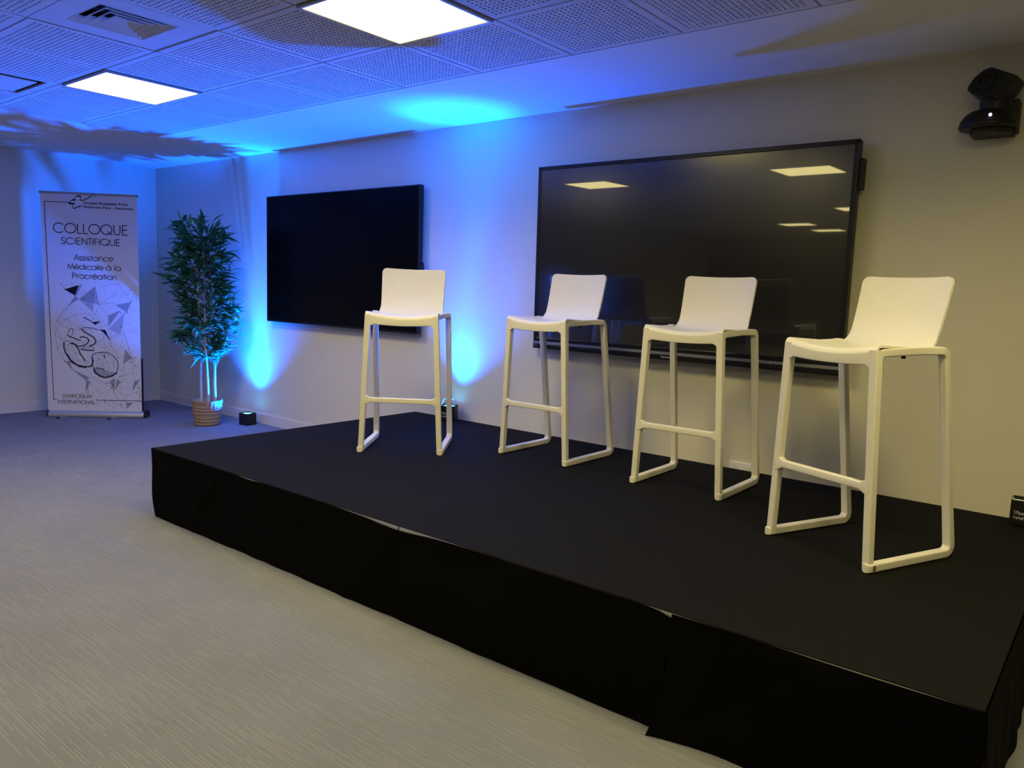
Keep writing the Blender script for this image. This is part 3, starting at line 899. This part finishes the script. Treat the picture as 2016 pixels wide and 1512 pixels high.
# ---- printing: geometric sans built from strokes
def arc(cx, cy, r, a0, a1, n=14, ry=None):
    ry = r if ry is None else ry
    return [(cx + r * math.cos(math.radians(a0 + (a1 - a0) * k / n)), cy + ry * math.sin(math.radians(a0 + (a1 - a0) * k / n))) for k in range(n + 1)]
XH = 0.72
def s_curve(w, h):
    return [(w * x, h * y) for x, y in ((0.92, 0.80), (0.82, 0.93), (0.62, 1.0), (0.42, 1.0), (0.22, 0.93), (0.13, 0.79), (0.17, 0.66), (0.36, 0.56), (0.62, 0.47), (0.86, 0.37), (0.95, 0.23), (0.88, 0.09), (0.68, 0.0), (0.42, 0.0), (0.20, 0.07), (0.07, 0.23))]
G = {
 'O': ([arc(.53, .5, .5, 0, 360, 32)], 1.10), 'Q': ([arc(.53, .5, .5, 0, 360, 32), [(.60, .33), (1.04, -.05)]], 1.12),
 'C': ([arc(.53, .5, .5, 42, 318, 26)], 1.02), 'L': ([[(.09, 1), (.09, 0), (.47, 0)]], .54),
 'U': ([[(.09, 1), (.09, .34)] + arc(.37, .30, .28, 180, 360, 14, .30)[1:-1] + [(.65, .34), (.65, 1)]], .78),
 'E': ([[(.53, 1), (.09, 1), (.09, 0), (.53, 0)], [(.09, .53), (.51, .53)]], .64), 'S': ([s_curve(.56, 1)], .62),
 'I': ([[(.11, 0), (.11, 1)]], .25), 'N': ([[(.09, 0), (.09, .98), (.68, .02), (.68, 1)]], .80), 'T': ([[(.02, 1), (.50, 1)], [(.26, 1), (.26, 0)]], .52),
 'F': ([[(.49, 1), (.09, 1), (.09, 0)], [(.09, .53), (.47, .53)]], .55), 'A': ([[(.02, 0), (.39, 1), (.76, 0)], [(.14, .33), (.64, .33)]], .78),
 'M': ([[(.05, 0), (.18, .98), (.49, .08), (.80, .98), (.93, 0)]], 1.0), 'P': ([[(.09, 0), (.09, 1), (.30, 1)] + arc(.30, .73, .27, 90, -90, 12)[1:] + [(.09, .46)]], .64),
 'R': ([[(.09, 0), (.09, 1), (.30, 1)] + arc(.30, .73, .27, 90, -90, 12)[1:] + [(.09, .46)], [(.28, .46), (.57, 0)]], .64),
 'Y': ([[(.02, 1), (.31, .48), (.60, 1)], [(.31, .48), (.31, 0)]], .62),
 'o': ([arc(.38, .36, .35, 0, 360, 26)], .77), 'a': ([arc(.38, .36, .35, 0, 360, 26), [(.74, XH), (.74, 0)]], .86), 'd': ([arc(.38, .36, .35, 0, 360, 26), [(.74, 1.05), (.74, 0)]], .86),
 'c': ([arc(.38, .36, .35, 45, 315, 22)], .72), 'e': ([[(.03, .37), (.73, .37)] + arc(.38, .36, .35, 2, 318, 24)], .77),
 's': ([s_curve(.40, XH)], .46), 'i': ([[(.10, 0), (.10, XH)], [(.10, .90), (.10, 1.0)]], .22), 'l': ([[(.10, 0), (.10, 1.05)]], .22),
 't': ([[(.17, 1.0), (.17, 0)], [(.02, XH), (.33, XH)]], .36), 'n': ([[(.09, 0), (.09, XH)], [(.09, .40)] + arc(.33, .43, .24, 180, 0, 12, .28)[1:] + [(.57, 0)]], .68),
 'r': ([[(.09, 0), (.09, XH)], [(.09, .42)] + arc(.31, .43, .22, 170, 70, 8, .28)], .40), ' ': ([], .36)}
G['é'] = (G['e'][0] + [[(.33, .86), (.50, 1.06)]], G['e'][1])
G['à'] = (G['a'][0] + [[(.48, .86), (.30, 1.06)]], G['a'][1])
def ribbon(mb, pts, width, off):
    """flat printed stroke through pts (u,z) on the banner sheet"""
    P2 = [Vector(p) for p in pts]
    closed = (P2[0] - P2[-1]).length < 1e-5 and len(P2) > 3
    n = len(P2); vs = []
    for i in range(n):
        if closed: a = P2[(i - 1) % (n - 1)]; c = P2[(i + 1) % (n - 1)]
        else: a = P2[max(i - 1, 0)]; c = P2[min(i + 1, n - 1)]
        p = P2[i]
        d1 = (p - a).normalized() if (p - a).length > 1e-9 else (c - p).normalized()
        d2 = (c - p).normalized() if (c - p).length > 1e-9 else d1
        t = (d1 + d2)
        t = t.normalized() if t.length > 1e-6 else d1
        nn = Vector((-t.y, t.x)); k = max(0.35, nn.dot(Vector((-d1.y, d1.x))))
        e = Vector((0, 0))
        if not closed and i == 0: e = -d2 * width * 0.0
        vs.append(p + e + nn * (width / 2 / k)); vs.append(p + e - nn * (width / 2 / k))
    mb.add([U(v.x, v.y, off) for v in vs], [(2 * i, 2 * i + 1, 2 * i + 3, 2 * i + 2) for i in range(n - 1)])
def print_text(body, u0, u1, z, cap, weight, name):
    adv = 0; strokes = []
    for ch in body:
        ss, w = G[ch]
        for st in ss: strokes.append([(adv + x, y) for x, y in st])
        adv += w
    xs = [x for st in strokes for x, _ in st]; x0, x1 = min(xs), max(xs)
    k = (u1 - u0) / (x1 - x0)
    mb = MB()
    for st in strokes: ribbon(mb, [(u0 + (x - x0) * k, z + y * cap) for x, y in st], weight, 0.0022)
    mb.build(name, M['ink'], ban)
print_text('COLLOQUE', 0.110, 0.766, 1.743, 0.088, 0.0085, 'headline_lettering')
print_text('SCIENTIFIQUE', 0.175, 0.697, 1.641, 0.058, 0.0070, 'headline_lettering')
print_text('Assistance', 0.283, 0.633, 1.493, 0.050, 0.0058, 'subtitle_lettering')
print_text('Médicale à la', 0.224, 0.696, 1.408, 0.050, 0.0058, 'subtitle_lettering')
print_text('Procréation', 0.266, 0.657, 1.322, 0.050, 0.0058, 'subtitle_lettering')
print_text('SYMPOSIUM', 0.138, 0.402, 0.185, 0.034, 0.0042, 'footer_lettering')
print_text('INTERNATIONAL', 0.094, 0.431, 0.129, 0.034, 0.0042, 'footer_lettering')
def banner_bold(body, u0, u1, z, cap):
    me = text_mesh(body, 1.0, 'organiser_lettering')
    xs = [v.co.x for v in me.vertices]; x0, x1 = min(xs), max(xs)
    kx = (u1 - u0) / (x1 - x0); ky = cap / 0.729
    offs = [(0, 0), (0.0012, 0), (0, 0.0009), (-0.0012, 0)]
    mb = MB()
    for ou, oz in offs:     # slight emboldening
        mb.add([U(u0 + (v.co.x - x0) * kx + ou, z + v.co.y * ky + oz, 0.0022) for v in me.vertices], [tuple(p.vertices) for p in me.polygons])
    bpy.data.meshes.remove(me)
    mb.build('organiser_lettering', M['ink'], ban)
banner_bold('Groupe Hospitalier Privé', 0.381, 0.772, 2.015, 0.0225)
banner_bold('Ambroise Paré - Hartmann', 0.380, 0.824, 1.978, 0.0225)
mb = MB()
ribbon(mb, [(0.258, 2.024), (0.038, 2.024), (0.0475, 1.1), (0.056, 0.168), (0.085, 0.168)], 0.006, 0.002)
ribbon(mb, [(0.443, 0.167), (0.856, 0.167)], 0.006, 0.002)
mb.build('frame_line', M['ink'], ban)
TRI_D = [[(.1878,1.217),(.2817,1.1626),(.3153,1.2625)],[(.4228,.917),(.5048,.9241),(.4528,.8902)],[(.4973,.847),(.544,.8465),(.573,.7729)]]
TRI_M = [[(.1878,1.217),(.3459,1.2681),(.2948,1.1658)],[(.3111,1.1298),(.4633,1.254),(.4456,1.0975)],[(.6431,1.0855),(.7851,1.116),(.7457,1.0213)],[(.5742,.9817),(.6859,1.0342),(.5713,.8751)],[(.7193,.6695),(.777,.5838),(.6978,.5217)],[(.5659,.3463),(.6205,.3899),(.6126,.2574)],[(.6335,.376),(.6758,.3534),(.6172,.2622)],[(.3577,.3606),(.3927,.3472),(.3448,.2284)],[(.2843,1.1627),(.3111,1.1298),(.2265,1.072)],[(.1695,.5369),(.2371,.4564),(.2133,.5352)],[(.2373,.461),(.385,.3847),(.3531,.3558)],[(.794,.3559),(.8483,.376),(.7736,.2512)],[(.7083,.1501),(.7801,.1466),(.7248,.0884)]]
TRI_L = [[(.3111,1.1298),(.4456,1.0975),(.4387,1.0098)],[(.4633,1.254),(.4935,1.0852),(.4456,1.0975)],[(.5752,.8567),(.7299,1.0282),(.68,.8039)],[(.4276,.4796),(.5181,.3876),(.635,.4327)],[(.1761,.6041),(.2477,.5127),(.2132,.5305)]]
ART_LINES = [[(.1592,1.2688),(.1896,1.217)],[(.1896,1.217),(.2817,1.1626)],[(.2042,1.2677),(.1896,1.217)],[(.1896,1.217),(.3458,1.2654)],[(.2843,1.1627),(.348,1.1951)],[(.2843,1.1627),(.2265,1.072),(.1744,1.0245)],[(.1744,1.0245),(.1081,.9168),(.0838,.8424),(.0906,.7872),(.1054,.6608),(.1284,.6169),(.1695,.5369),(.2328,.4581),(.3533,.3605),(.4339,.3924)],[(.4633,1.254),(.4935,1.0852),(.6042,.9503)],[(.3111,1.1298),(.4935,1.0852),(.6348,1.1083)],[(.4935,1.0852),(.4554,.9827)],[(.6431,1.0855),(.6865,1.0592),(.7456,1.0195)],[(.5973,.6916),(.6523,.5863)],[(.7524,.6751),(.777,.5838),(.8135,.5047)],[(.777,.5838),(.6997,.5236)],[(.1081,.9168),(.2004,.9426),(.2804,.9864),(.3595,.9981),(.4425,.9915),(.5243,.9293),(.5752,.8567),(.5927,.7828),(.5902,.6895),(.5606,.642),(.4806,.6306)],[(.2004,.9426),(.2416,.8654)],[(.2004,.9426),(.1377,.89),(.1053,.8338)],[(.2804,.9864),(.3195,.84),(.2004,.9426)],[(.3586,.9705),(.3195,.84)],[(.3195,.84),(.2235,.8465)],[(.3195,.84),(.4955,.8451)],[(.1377,.89),(.2235,.8465)],[(.1053,.8338),(.167,.7246),(.196,.8087)],[(.4606,.7047),(.5287,.7717),(.5927,.7828)],[(.4606,.7047),(.5345,.66),(.5914,.7362)],[(.5287,.7717),(.5352,.8462)],[(.5345,.66),(.5287,.7717)],[(.0906,.7872),(.167,.7246)],[(.1054,.6608),(.167,.7246)],[(.1377,.89),(.1081,.9168),(.2307,1.0675)],[(.3577,.3606),(.3716,.2336)],[(.4381,.3859),(.5867,.29),(.478,.2263),(.3923,.3331)],[(.5867,.29),(.616,.3898)],[(.478,.2263),(.4452,.1688)],[(.5867,.29),(.5031,.1699)],[(.5867,.29),(.6461,.1727)],[(.6704,1.2915),(.6458,1.1915),(.4935,1.0852)],[(.6704,1.2915),(.7254,1.2034),(.8279,1.2437)],[(.4982,1.2506),(.6704,1.2915)],[(.7807,1.1158),(.8279,1.2437)],[(.7254,1.2034),(.7807,1.1158)],[(.5953,.7829),(.72,.805),(.7524,.6751)],[(.72,.805),(.6908,.8786)],[(.6997,.5236),(.706,.4201),(.6517,.3906)],[(.706,.4201),(.8318,.4419)],[(.706,.4201),(.6483,.2581),(.7358,.1744)],[(.7769,.5819),(.7872,.4503),(.8113,.3279)],[(.7837,.2988),(.8375,.2952),(.861,.1386)],[(.7146,.2215),(.814,.252)],[(.5919,.1526),(.7068,.0881),(.7801,.1466),(.8616,.1672)],[(.3515,.1576),(.354,.0913)],[(.4296,.0927),(.4669,.1503)],[(.5204,.1513),(.626,.0866)]]
ART_DOTS = [(.1592,1.2688),(.2564,1.2704),(.1896,1.217),(.2948,1.2207),(.324,1.208),(.3657,1.2039),(.2369,1.1776),(.2843,1.1627),(.3609,1.1314),(.4462,1.1774),(.5472,1.2184),(.6319,1.1634),(.788,1.235),(.7577,1.1888),(.7807,1.1158),(.6848,1.0601),(.6862,1.0111),(.7438,1.0175),(.2291,1.0721),(.2015,1.0281),(.1744,1.0245),(.2447,1.0423),(.3927,1.0847),(.6761,.9265),(.6999,.8882),(.6863,.8757),(.7316,.8454),(.1009,.8337),(.0906,.7872),(.5973,.6916),(.696,.7316),(.7524,.6732),(.1054,.6608),(.6523,.5863),(.777,.5838),(.8056,.5845),(.7643,.5393),(.8135,.5047),(.1695,.5369),(.2044,.5322),(.2328,.4581),(.3306,.4304),(.385,.3847),(.4339,.3924),(.6654,.4032),(.6859,.4008),(.5459,.3317),(.394,.3331),(.6033,.314),(.5884,.29),(.6559,.3813),(.6846,.3488),(.3647,.2995),(.3671,.2335),(.5205,.1532),(.7146,.2215),(.7837,.2988),(.8374,.2933),(.814,.252),(.7457,.1365),(.6997,.1642),(.8564,.1356),(.6673,.1236),(.6848,.2873),(.6126,.3614),(.8117,.3468)]
ART_STROKES = [([(.1996,.7857),(.2211,.7724),(.26,.7596),(.2946,.7448),(.3208,.7381)],.0083),([(.1996,.7857),(.2138,.8185),(.2235,.8465),(.2497,.8472),(.2529,.8103),(.2298,.7726)],.0037),([(.2368,.7172),(.2971,.6817),(.3412,.6875),(.3771,.7117),(.3929,.7401),(.3786,.7629),(.3439,.7758),(.3085,.7656)],.0083),([(.3286,.8495),(.3497,.8224),(.3972,.7959),(.4404,.7693),(.457,.7325),(.4385,.7041),(.394,.6889)],.0092),([(.3286,.8495),(.3554,.8642),(.4168,.8613),(.4867,.8448)],.0046),([(.3182,.6544),(.3488,.6505),(.3928,.647),(.4369,.6481)],.0092),([(.3138,.6542),(.3496,.6738),(.4202,.6803),(.4417,.6623)],.0037),([(.2191,.7121),(.2625,.6994),(.2921,.663),(.3123,.6076),(.3376,.5709),(.3544,.5433)],.0092),([(.1667,.7153),(.1651,.6689),(.1808,.6136),(.2226,.5494),(.2739,.504),(.3438,.4869),(.4059,.4931),(.4248,.5357),(.4173,.5823)],.0101),([(.1667,.7153),(.1936,.7346),(.2283,.7263)],.0037),([(.4179,.601),(.416,.5355),(.4276,.4796),(.4486,.4425),(.4832,.4104),(.527,.3878),(.5898,.4081),(.6351,.4374),(.6517,.4943),(.6469,.5505),(.6126,.5966),(.5689,.6235),(.516,.6315),(.4449,.6203),(.4179,.601)],.0055),([(.4409,.4799),(.4762,.476),(.5115,.4721),(.5243,.4537)],.0074),([(.4273,.4702),(.4395,.4329),(.4829,.401),(.527,.3878),(.5897,.4034),(.6396,.4375)],.012),([(.5243,.613),(.5322,.5758)],.0074),([(.3496,.961),(.4014,.9349),(.4357,.9082),(.4888,.919)],.0064),([(.4955,.8451),(.5303,.8275),(.5644,.782),(.5828,.7453)],.0074),([(.1893,.6045),(.2307,.531),(.2999,.4906),(.3614,.4827)],.0129)]
ART_POLYS = [[(.1667,.7153),(.2191,.7121),(.2921,.663),(.3544,.5433),(.4173,.5823),(.4059,.4931),(.2739,.504),(.1808,.6136)],[(.2368,.7172),(.2211,.7724),(.3208,.7381),(.3786,.7629),(.3929,.7401),(.3412,.6875)],[(.4179,.601),(.516,.6315),(.6126,.5966),(.6517,.4943),(.5898,.4081),(.527,.3878),(.4486,.4425)],[(.3497,.9656),(.4357,.9082),(.4973,.8451),(.5316,.874),(.4893,.9375),(.4027,.981)],[(.3286,.8495),(.4168,.8613),(.457,.7325),(.3972,.7959)]]
LOGO = [([(.2522,2.0103),(.2606,2.0275),(.2828,2.0488)],.0062),([(.2859,2.0456),(.3154,2.0503)],.0137),([(.3058,2.0566),(.3163,2.0786),(.3329,2.0895)],.0048),([(.3282,2.0846),(.3634,2.0863)],.0123),([(.3555,2.0825),(.3595,2.0659),(.3525,2.0487)],.0048),([(.3492,2.0485),(.3772,2.0464),(.4169,2.0652),(.4504,2.0917)],.0082),([(.4504,2.0917),(.4767,2.0963),(.4928,2.089),(.4761,2.0781),(.4533,2.0784),(.4437,2.0867)],.0027),([(.2556,2.0125),(.3077,2.0142)],.0137),([(.2845,2.0017),(.287,1.9781),(.2964,1.9664)],.0062),([(.2931,1.9669),(.323,1.9818),(.3527,1.9947)],.0089),([(.3426,1.9827),(.3756,1.9957),(.3627,2.0019),(.3429,1.9942)],.0034),([(.2657,2.0244),(.285,2.0185)],.0034)]
mb = MB()
for pts, w in LOGO: ribbon(mb, pts, w, 0.0024)
mb.build('logo_emblem', M['ink'], ban)
rr = random.Random(11)
def in_poly(p, poly):
    x, y = p; c = False
    for i in range(len(poly)):
        (x1, y1), (x2, y2) = poly[i], poly[i - 1]
        if (y1 > y) != (y2 > y) and x < (x2 - x1) * (y - y1) / (y2 - y1) + x1: c = not c
    return c
def dot(mb, u, z, r, off):
    mb.add([U(u + r * math.cos(k * PI / 4), z + r * math.sin(k * PI / 4), off) for k in range(8)], [tuple(range(8))])
light, mid, dark, tri = MB(), MB(), MB(), MB()
for t in TRI_L: light.add([U(u, z, 0.0012) for u, z in t], [(0, 1, 2)])
for t in TRI_M: tri.add([U(u, z, 0.0016) for u, z in t], [(0, 1, 2)])
for t in TRI_D: dark.add([U(u, z, 0.0020) for u, z in t], [(0, 1, 2)])
for l in ART_LINES: ribbon(mid, l, 0.0022, 0.0018)
for u, z in ART_DOTS: dot(dark, u, z, rr.uniform(0.0032, 0.0055), 0.0024)
for pts, w in ART_STROKES:
    ribbon(mid, pts, w * 1.5, 0.0019)
    ribbon(dark, pts, w * 0.62, 0.0023)
for poly in ART_POLYS:
    us = [p[0] for p in poly]; zs = [p[1] for p in poly]
    area = (max(us) - min(us)) * (max(zs) - min(zs))
    for _ in range(int(area * 9000)):
        p = (rr.uniform(min(us), max(us)), rr.uniform(min(zs), max(zs)))
        if in_poly(p, poly): dot(rr.choice((mid, mid, dark)), *p, rr.uniform(0.0012, 0.0026), 0.0021)
# fine network of connected points on the right and along the foot
net = [(rr.uniform(0.36, 0.86), rr.uniform(0.10, 0.42)) for _ in range(60)] + [(rr.uniform(0.60, 0.86), rr.uniform(0.42, 1.22)) for _ in range(60)]
for i, a in enumerate(net):
    near = sorted(net[:i] + net[i + 1:], key=lambda b: (a[0] - b[0]) ** 2 + (a[1] - b[1]) ** 2)
    for b in near[:2]: ribbon(light, [a, b], 0.0016, 0.0014)
    if rr.random() < 0.45: dot(rr.choice((mid, dark)), *a, rr.uniform(0.0018, 0.0036), 0.0022)
for nm, mb, m_ in (('artwork_pale_tone', light, 'ink_light'), ('artwork_facets', tri, 'ink_tri'), ('artwork_grey_tone', mid, 'ink_mid'), ('artwork_dark_tone', dark, 'ink')):
    tag(mb.build(nm, M[m_], ban), kind='stuff')

# ================================================================== POTTED BAMBOO
PX, PY = 1.728, -0.415
pl = empty('potted_bamboo', (PX, PY, 0))
tag(pl, 'tall artificial bamboo with green leaves in a woven basket', 'potted plant')
rp = random.Random(7)
# basket with woven relief
nA, nR = 96, 40
rings = []
for j in range(nR + 1):
    t = j / nR; r = 0.108 + 0.026 * t ** 0.8 ; z = 0.002 + 0.233 * t
    ring = []
    for k in range(nA):
        a = 2 * PI * k / nA
        d1 = (k * 24 / nA + t * 9) % 2; d2 = (k * 24 / nA - t * 9) % 2
        wv = (0.0030 if (d1 < 1) ^ (d2 < 1) else -0.0012) + 0.0022 * math.sin(t * 44)
        if t > 0.93: wv = 0.003 + 0.001 * math.sin(k * 1.3)
        if t < 0.04: wv = -0.004
        ring.append(((r + wv) * math.cos(a), (r + wv) * math.sin(a), z))
    rings.append(ring)
for t in (0.0, 0.3, 0.75):
    rings.append([((0.126 - 0.010 * t) * math.cos(2 * PI * k / nA), (0.126 - 0.010 * t) * math.sin(2 * PI * k / nA), 0.235 - 0.06 * t) for k in range(nA)])
MB().loft(rings).build('woven_basket', M['wicker'], pl, 25)
MB().lathe([(0.02, 0.178), (0.119, 0.176), (0.120, 0.172), (0.02, 0.170)], 0, 0, 0, 32).build('moss', M['soil'], pl, 40)
# canes: base and lean
vr = Vector((0.776, 0.629, 0)).normalized(); vd = Vector((-0.629, 0.776, 0)).normalized()   # along / away from the viewing side
def V3(a, d, z): return vr * a + vd * d + Vector((0, 0, z))
canes = []
for a0, d0, a1, d1, top in ((-0.052, 0.01, -0.075, 0.0, 1.62), (0.014, -0.02, -0.010, -0.03, 1.70), (0.078, 0.02, 0.030, 0.03, 1.55)):
    pts = []
    for k in range(15):
        t = k / 14
        pts.append(V3(a0 + (a1 - a0) * t + 0.006 * math.sin(t * 9 + a0 * 50), d0 + (d1 - d0) * t, 0.165 + (top - 0.165) * t))
    canes.append(pts)
    MB().tube(pts, [0.0125 - 0.004 * k / 14 for k in range(15)], 10).build('cane', M['stem'], pl, 60)
def leaf_mesh(L, Wd, curl, m):
    rows = [(0.0, 0.08), (0.10, 0.55), (0.28, 0.95), (0.5, 1.0), (0.74, 0.66), (0.9, 0.28), (1.0, 0.0)]
    vs = []; fs = []
    for t, w in rows:
        x = L * t; z = -curl * L * t * t
        vs += [(x, -Wd * w / 2, z + 0.18 * Wd * w), (x, 0, z), (x, Wd * w / 2, z + 0.18 * Wd * w)]
    for i in range(len(rows) - 1):
        a = 3 * i
        fs += [(a, a + 3, a + 4, a + 1), (a + 1, a + 4, a + 5, a + 2)]
    me = bpy.data.meshes.new('leaf'); me.from_pydata(vs, [], fs); me.materials.append(m); me.shade_smooth()
    return me
LEAF = [leaf_mesh(0.150, 0.032, 0.22, M['leaf_a']), leaf_mesh(0.135, 0.030, 0.10, M['leaf_b']), leaf_mesh(0.160, 0.033, 0.35, M['leaf_a']), leaf_mesh(0.125, 0.029, 0.16, M['leaf_b'])]
# half width of the crown seen from the front, by height: (z, left, right)
CROWN = [(0.62, -0.14, 0.10), (0.70, -0.22, 0.21), (0.84, -0.38, 0.31), (0.94, -0.34, 0.39), (1.03, -0.27, 0.39), (1.20, -0.30, 0.35), (1.39, -0.42, 0.31), (1.52, -0.40, 0.27), (1.66, -0.41, 0.29), (1.78, -0.35, 0.26), (1.89, -0.28, 0.21), (1.96, -0.14, 0.10)]
def crown(z):
    for (z0, l0, r0), (z1, l1, r1) in zip(CROWN, CROWN[1:]):
        if z0 <= z <= z1:
            t = (z - z0) / (z1 - z0); return l0 + (l1 - l0) * t, r0 + (r1 - r0) * t
    return (-0.08, 0.08)
placed = []; twigs = MB()
for n in range(280):
    z = 0.68 + 1.27 * (n + 0.5) / 280
    l, r = crown(z)
    az = rp.uniform(0, 2 * PI) if n % 3 else rp.choice((0, PI)) + rp.gauss(0, 0.5)
    reach = rp.uniform(0.25, 1.0) ** 0.7
    a = math.cos(az); d = math.sin(az)
    ex = ((r - 0.02) if a > 0 else -(l + 0.02)) * a * reach
    ed = 0.27 * d * reach
    c = rp.choice(canes)
    zb = min(max(0.62, z - rp.uniform(0.04, 0.16)), c[-1].z)
    kk = min(13, max(0, int((zb - 0.165) / (c[-1].z - 0.165) * 14)))
    p0 = c[kk]
    tip = V3(ex - 0.01, ed, z)
    tip -= (tip - p0).normalized() * 0.05
    midp = (p0 + tip) / 2 + Vector((0, 0, 0.02))
    twigs.tube([p0, midp, tip], [0.0028, 0.0022, 0.0015], 5)
    out = (tip - p0); out.z *= 0.3; out.normalize()
    if out.length < 0.1: out = vr
    for q_ in range(rp.choice((4, 5, 5, 6))):
        f_ = rp.uniform(0.4, 1.0)
        pos = p0.lerp(tip, f_) if q_ else tip
        dirv = (out + Vector((rp.gauss(0, 0.5), rp.gauss(0, 0.5), rp.gauss(0.05, 0.42)))).normalized()
        # keep the tips inside the crown outline
        te = pos + dirv * 0.12
        lz, rz_ = crown(max(0.62, min(1.96, te.z)))
        av = te.dot(vr)
        if av > rz_ + 0.03 or av < lz - 0.03 or te.z > 1.99 or te.z < 0.56:
            dirv = (Vector((0, 0, rp.uniform(-0.6, 0.6))) - out * 0.2 + vd * rp.uniform(-1, 1)).normalized()
        # stay clear of the wall
        if (PY + (pos + dirv * 0.13).y) > -0.03: dirv.y = -abs(dirv.y)
        x = dirv; up = Vector((rp.gauss(0, .4), rp.gauss(0, .4), 1)); y = up.cross(x).normalized(); zz = x.cross(y)
        sc = rp.uniform(0.75, 1.08)
        mx = Matrix((x * sc, y * sc, zz * sc)).transposed().to_4x4(); mx.translation = pos
        placed.append((mx, rp.randrange(4)))
twigs.build('twigs', M['twig'], pl)
order = sorted(range(len(placed)), key=lambda i: -(placed[i][0].translation.dot(-vd) + 0.5 * abs(placed[i][0].translation.dot(vr))))
rest = {M['leaf_a'].name: MB(), M['leaf_b'].name: MB()}
for rank, i in enumerate(order):
    mx, k = placed[i]
    if rank < 300:
        o = bpy.data.objects.new('leaf', LEAF[k]); link(o, pl); o.matrix_local = mx
    else:
        me = LEAF[k]
        rest[me.materials[0].name].add([mx @ v.co for v in me.vertices], [tuple(p.vertices) for p in me.polygons])
for nm, mb in rest.items():
    o = mb.build('inner_leaves', bpy.data.materials[nm], pl, 180); o['kind'] = 'stuff'
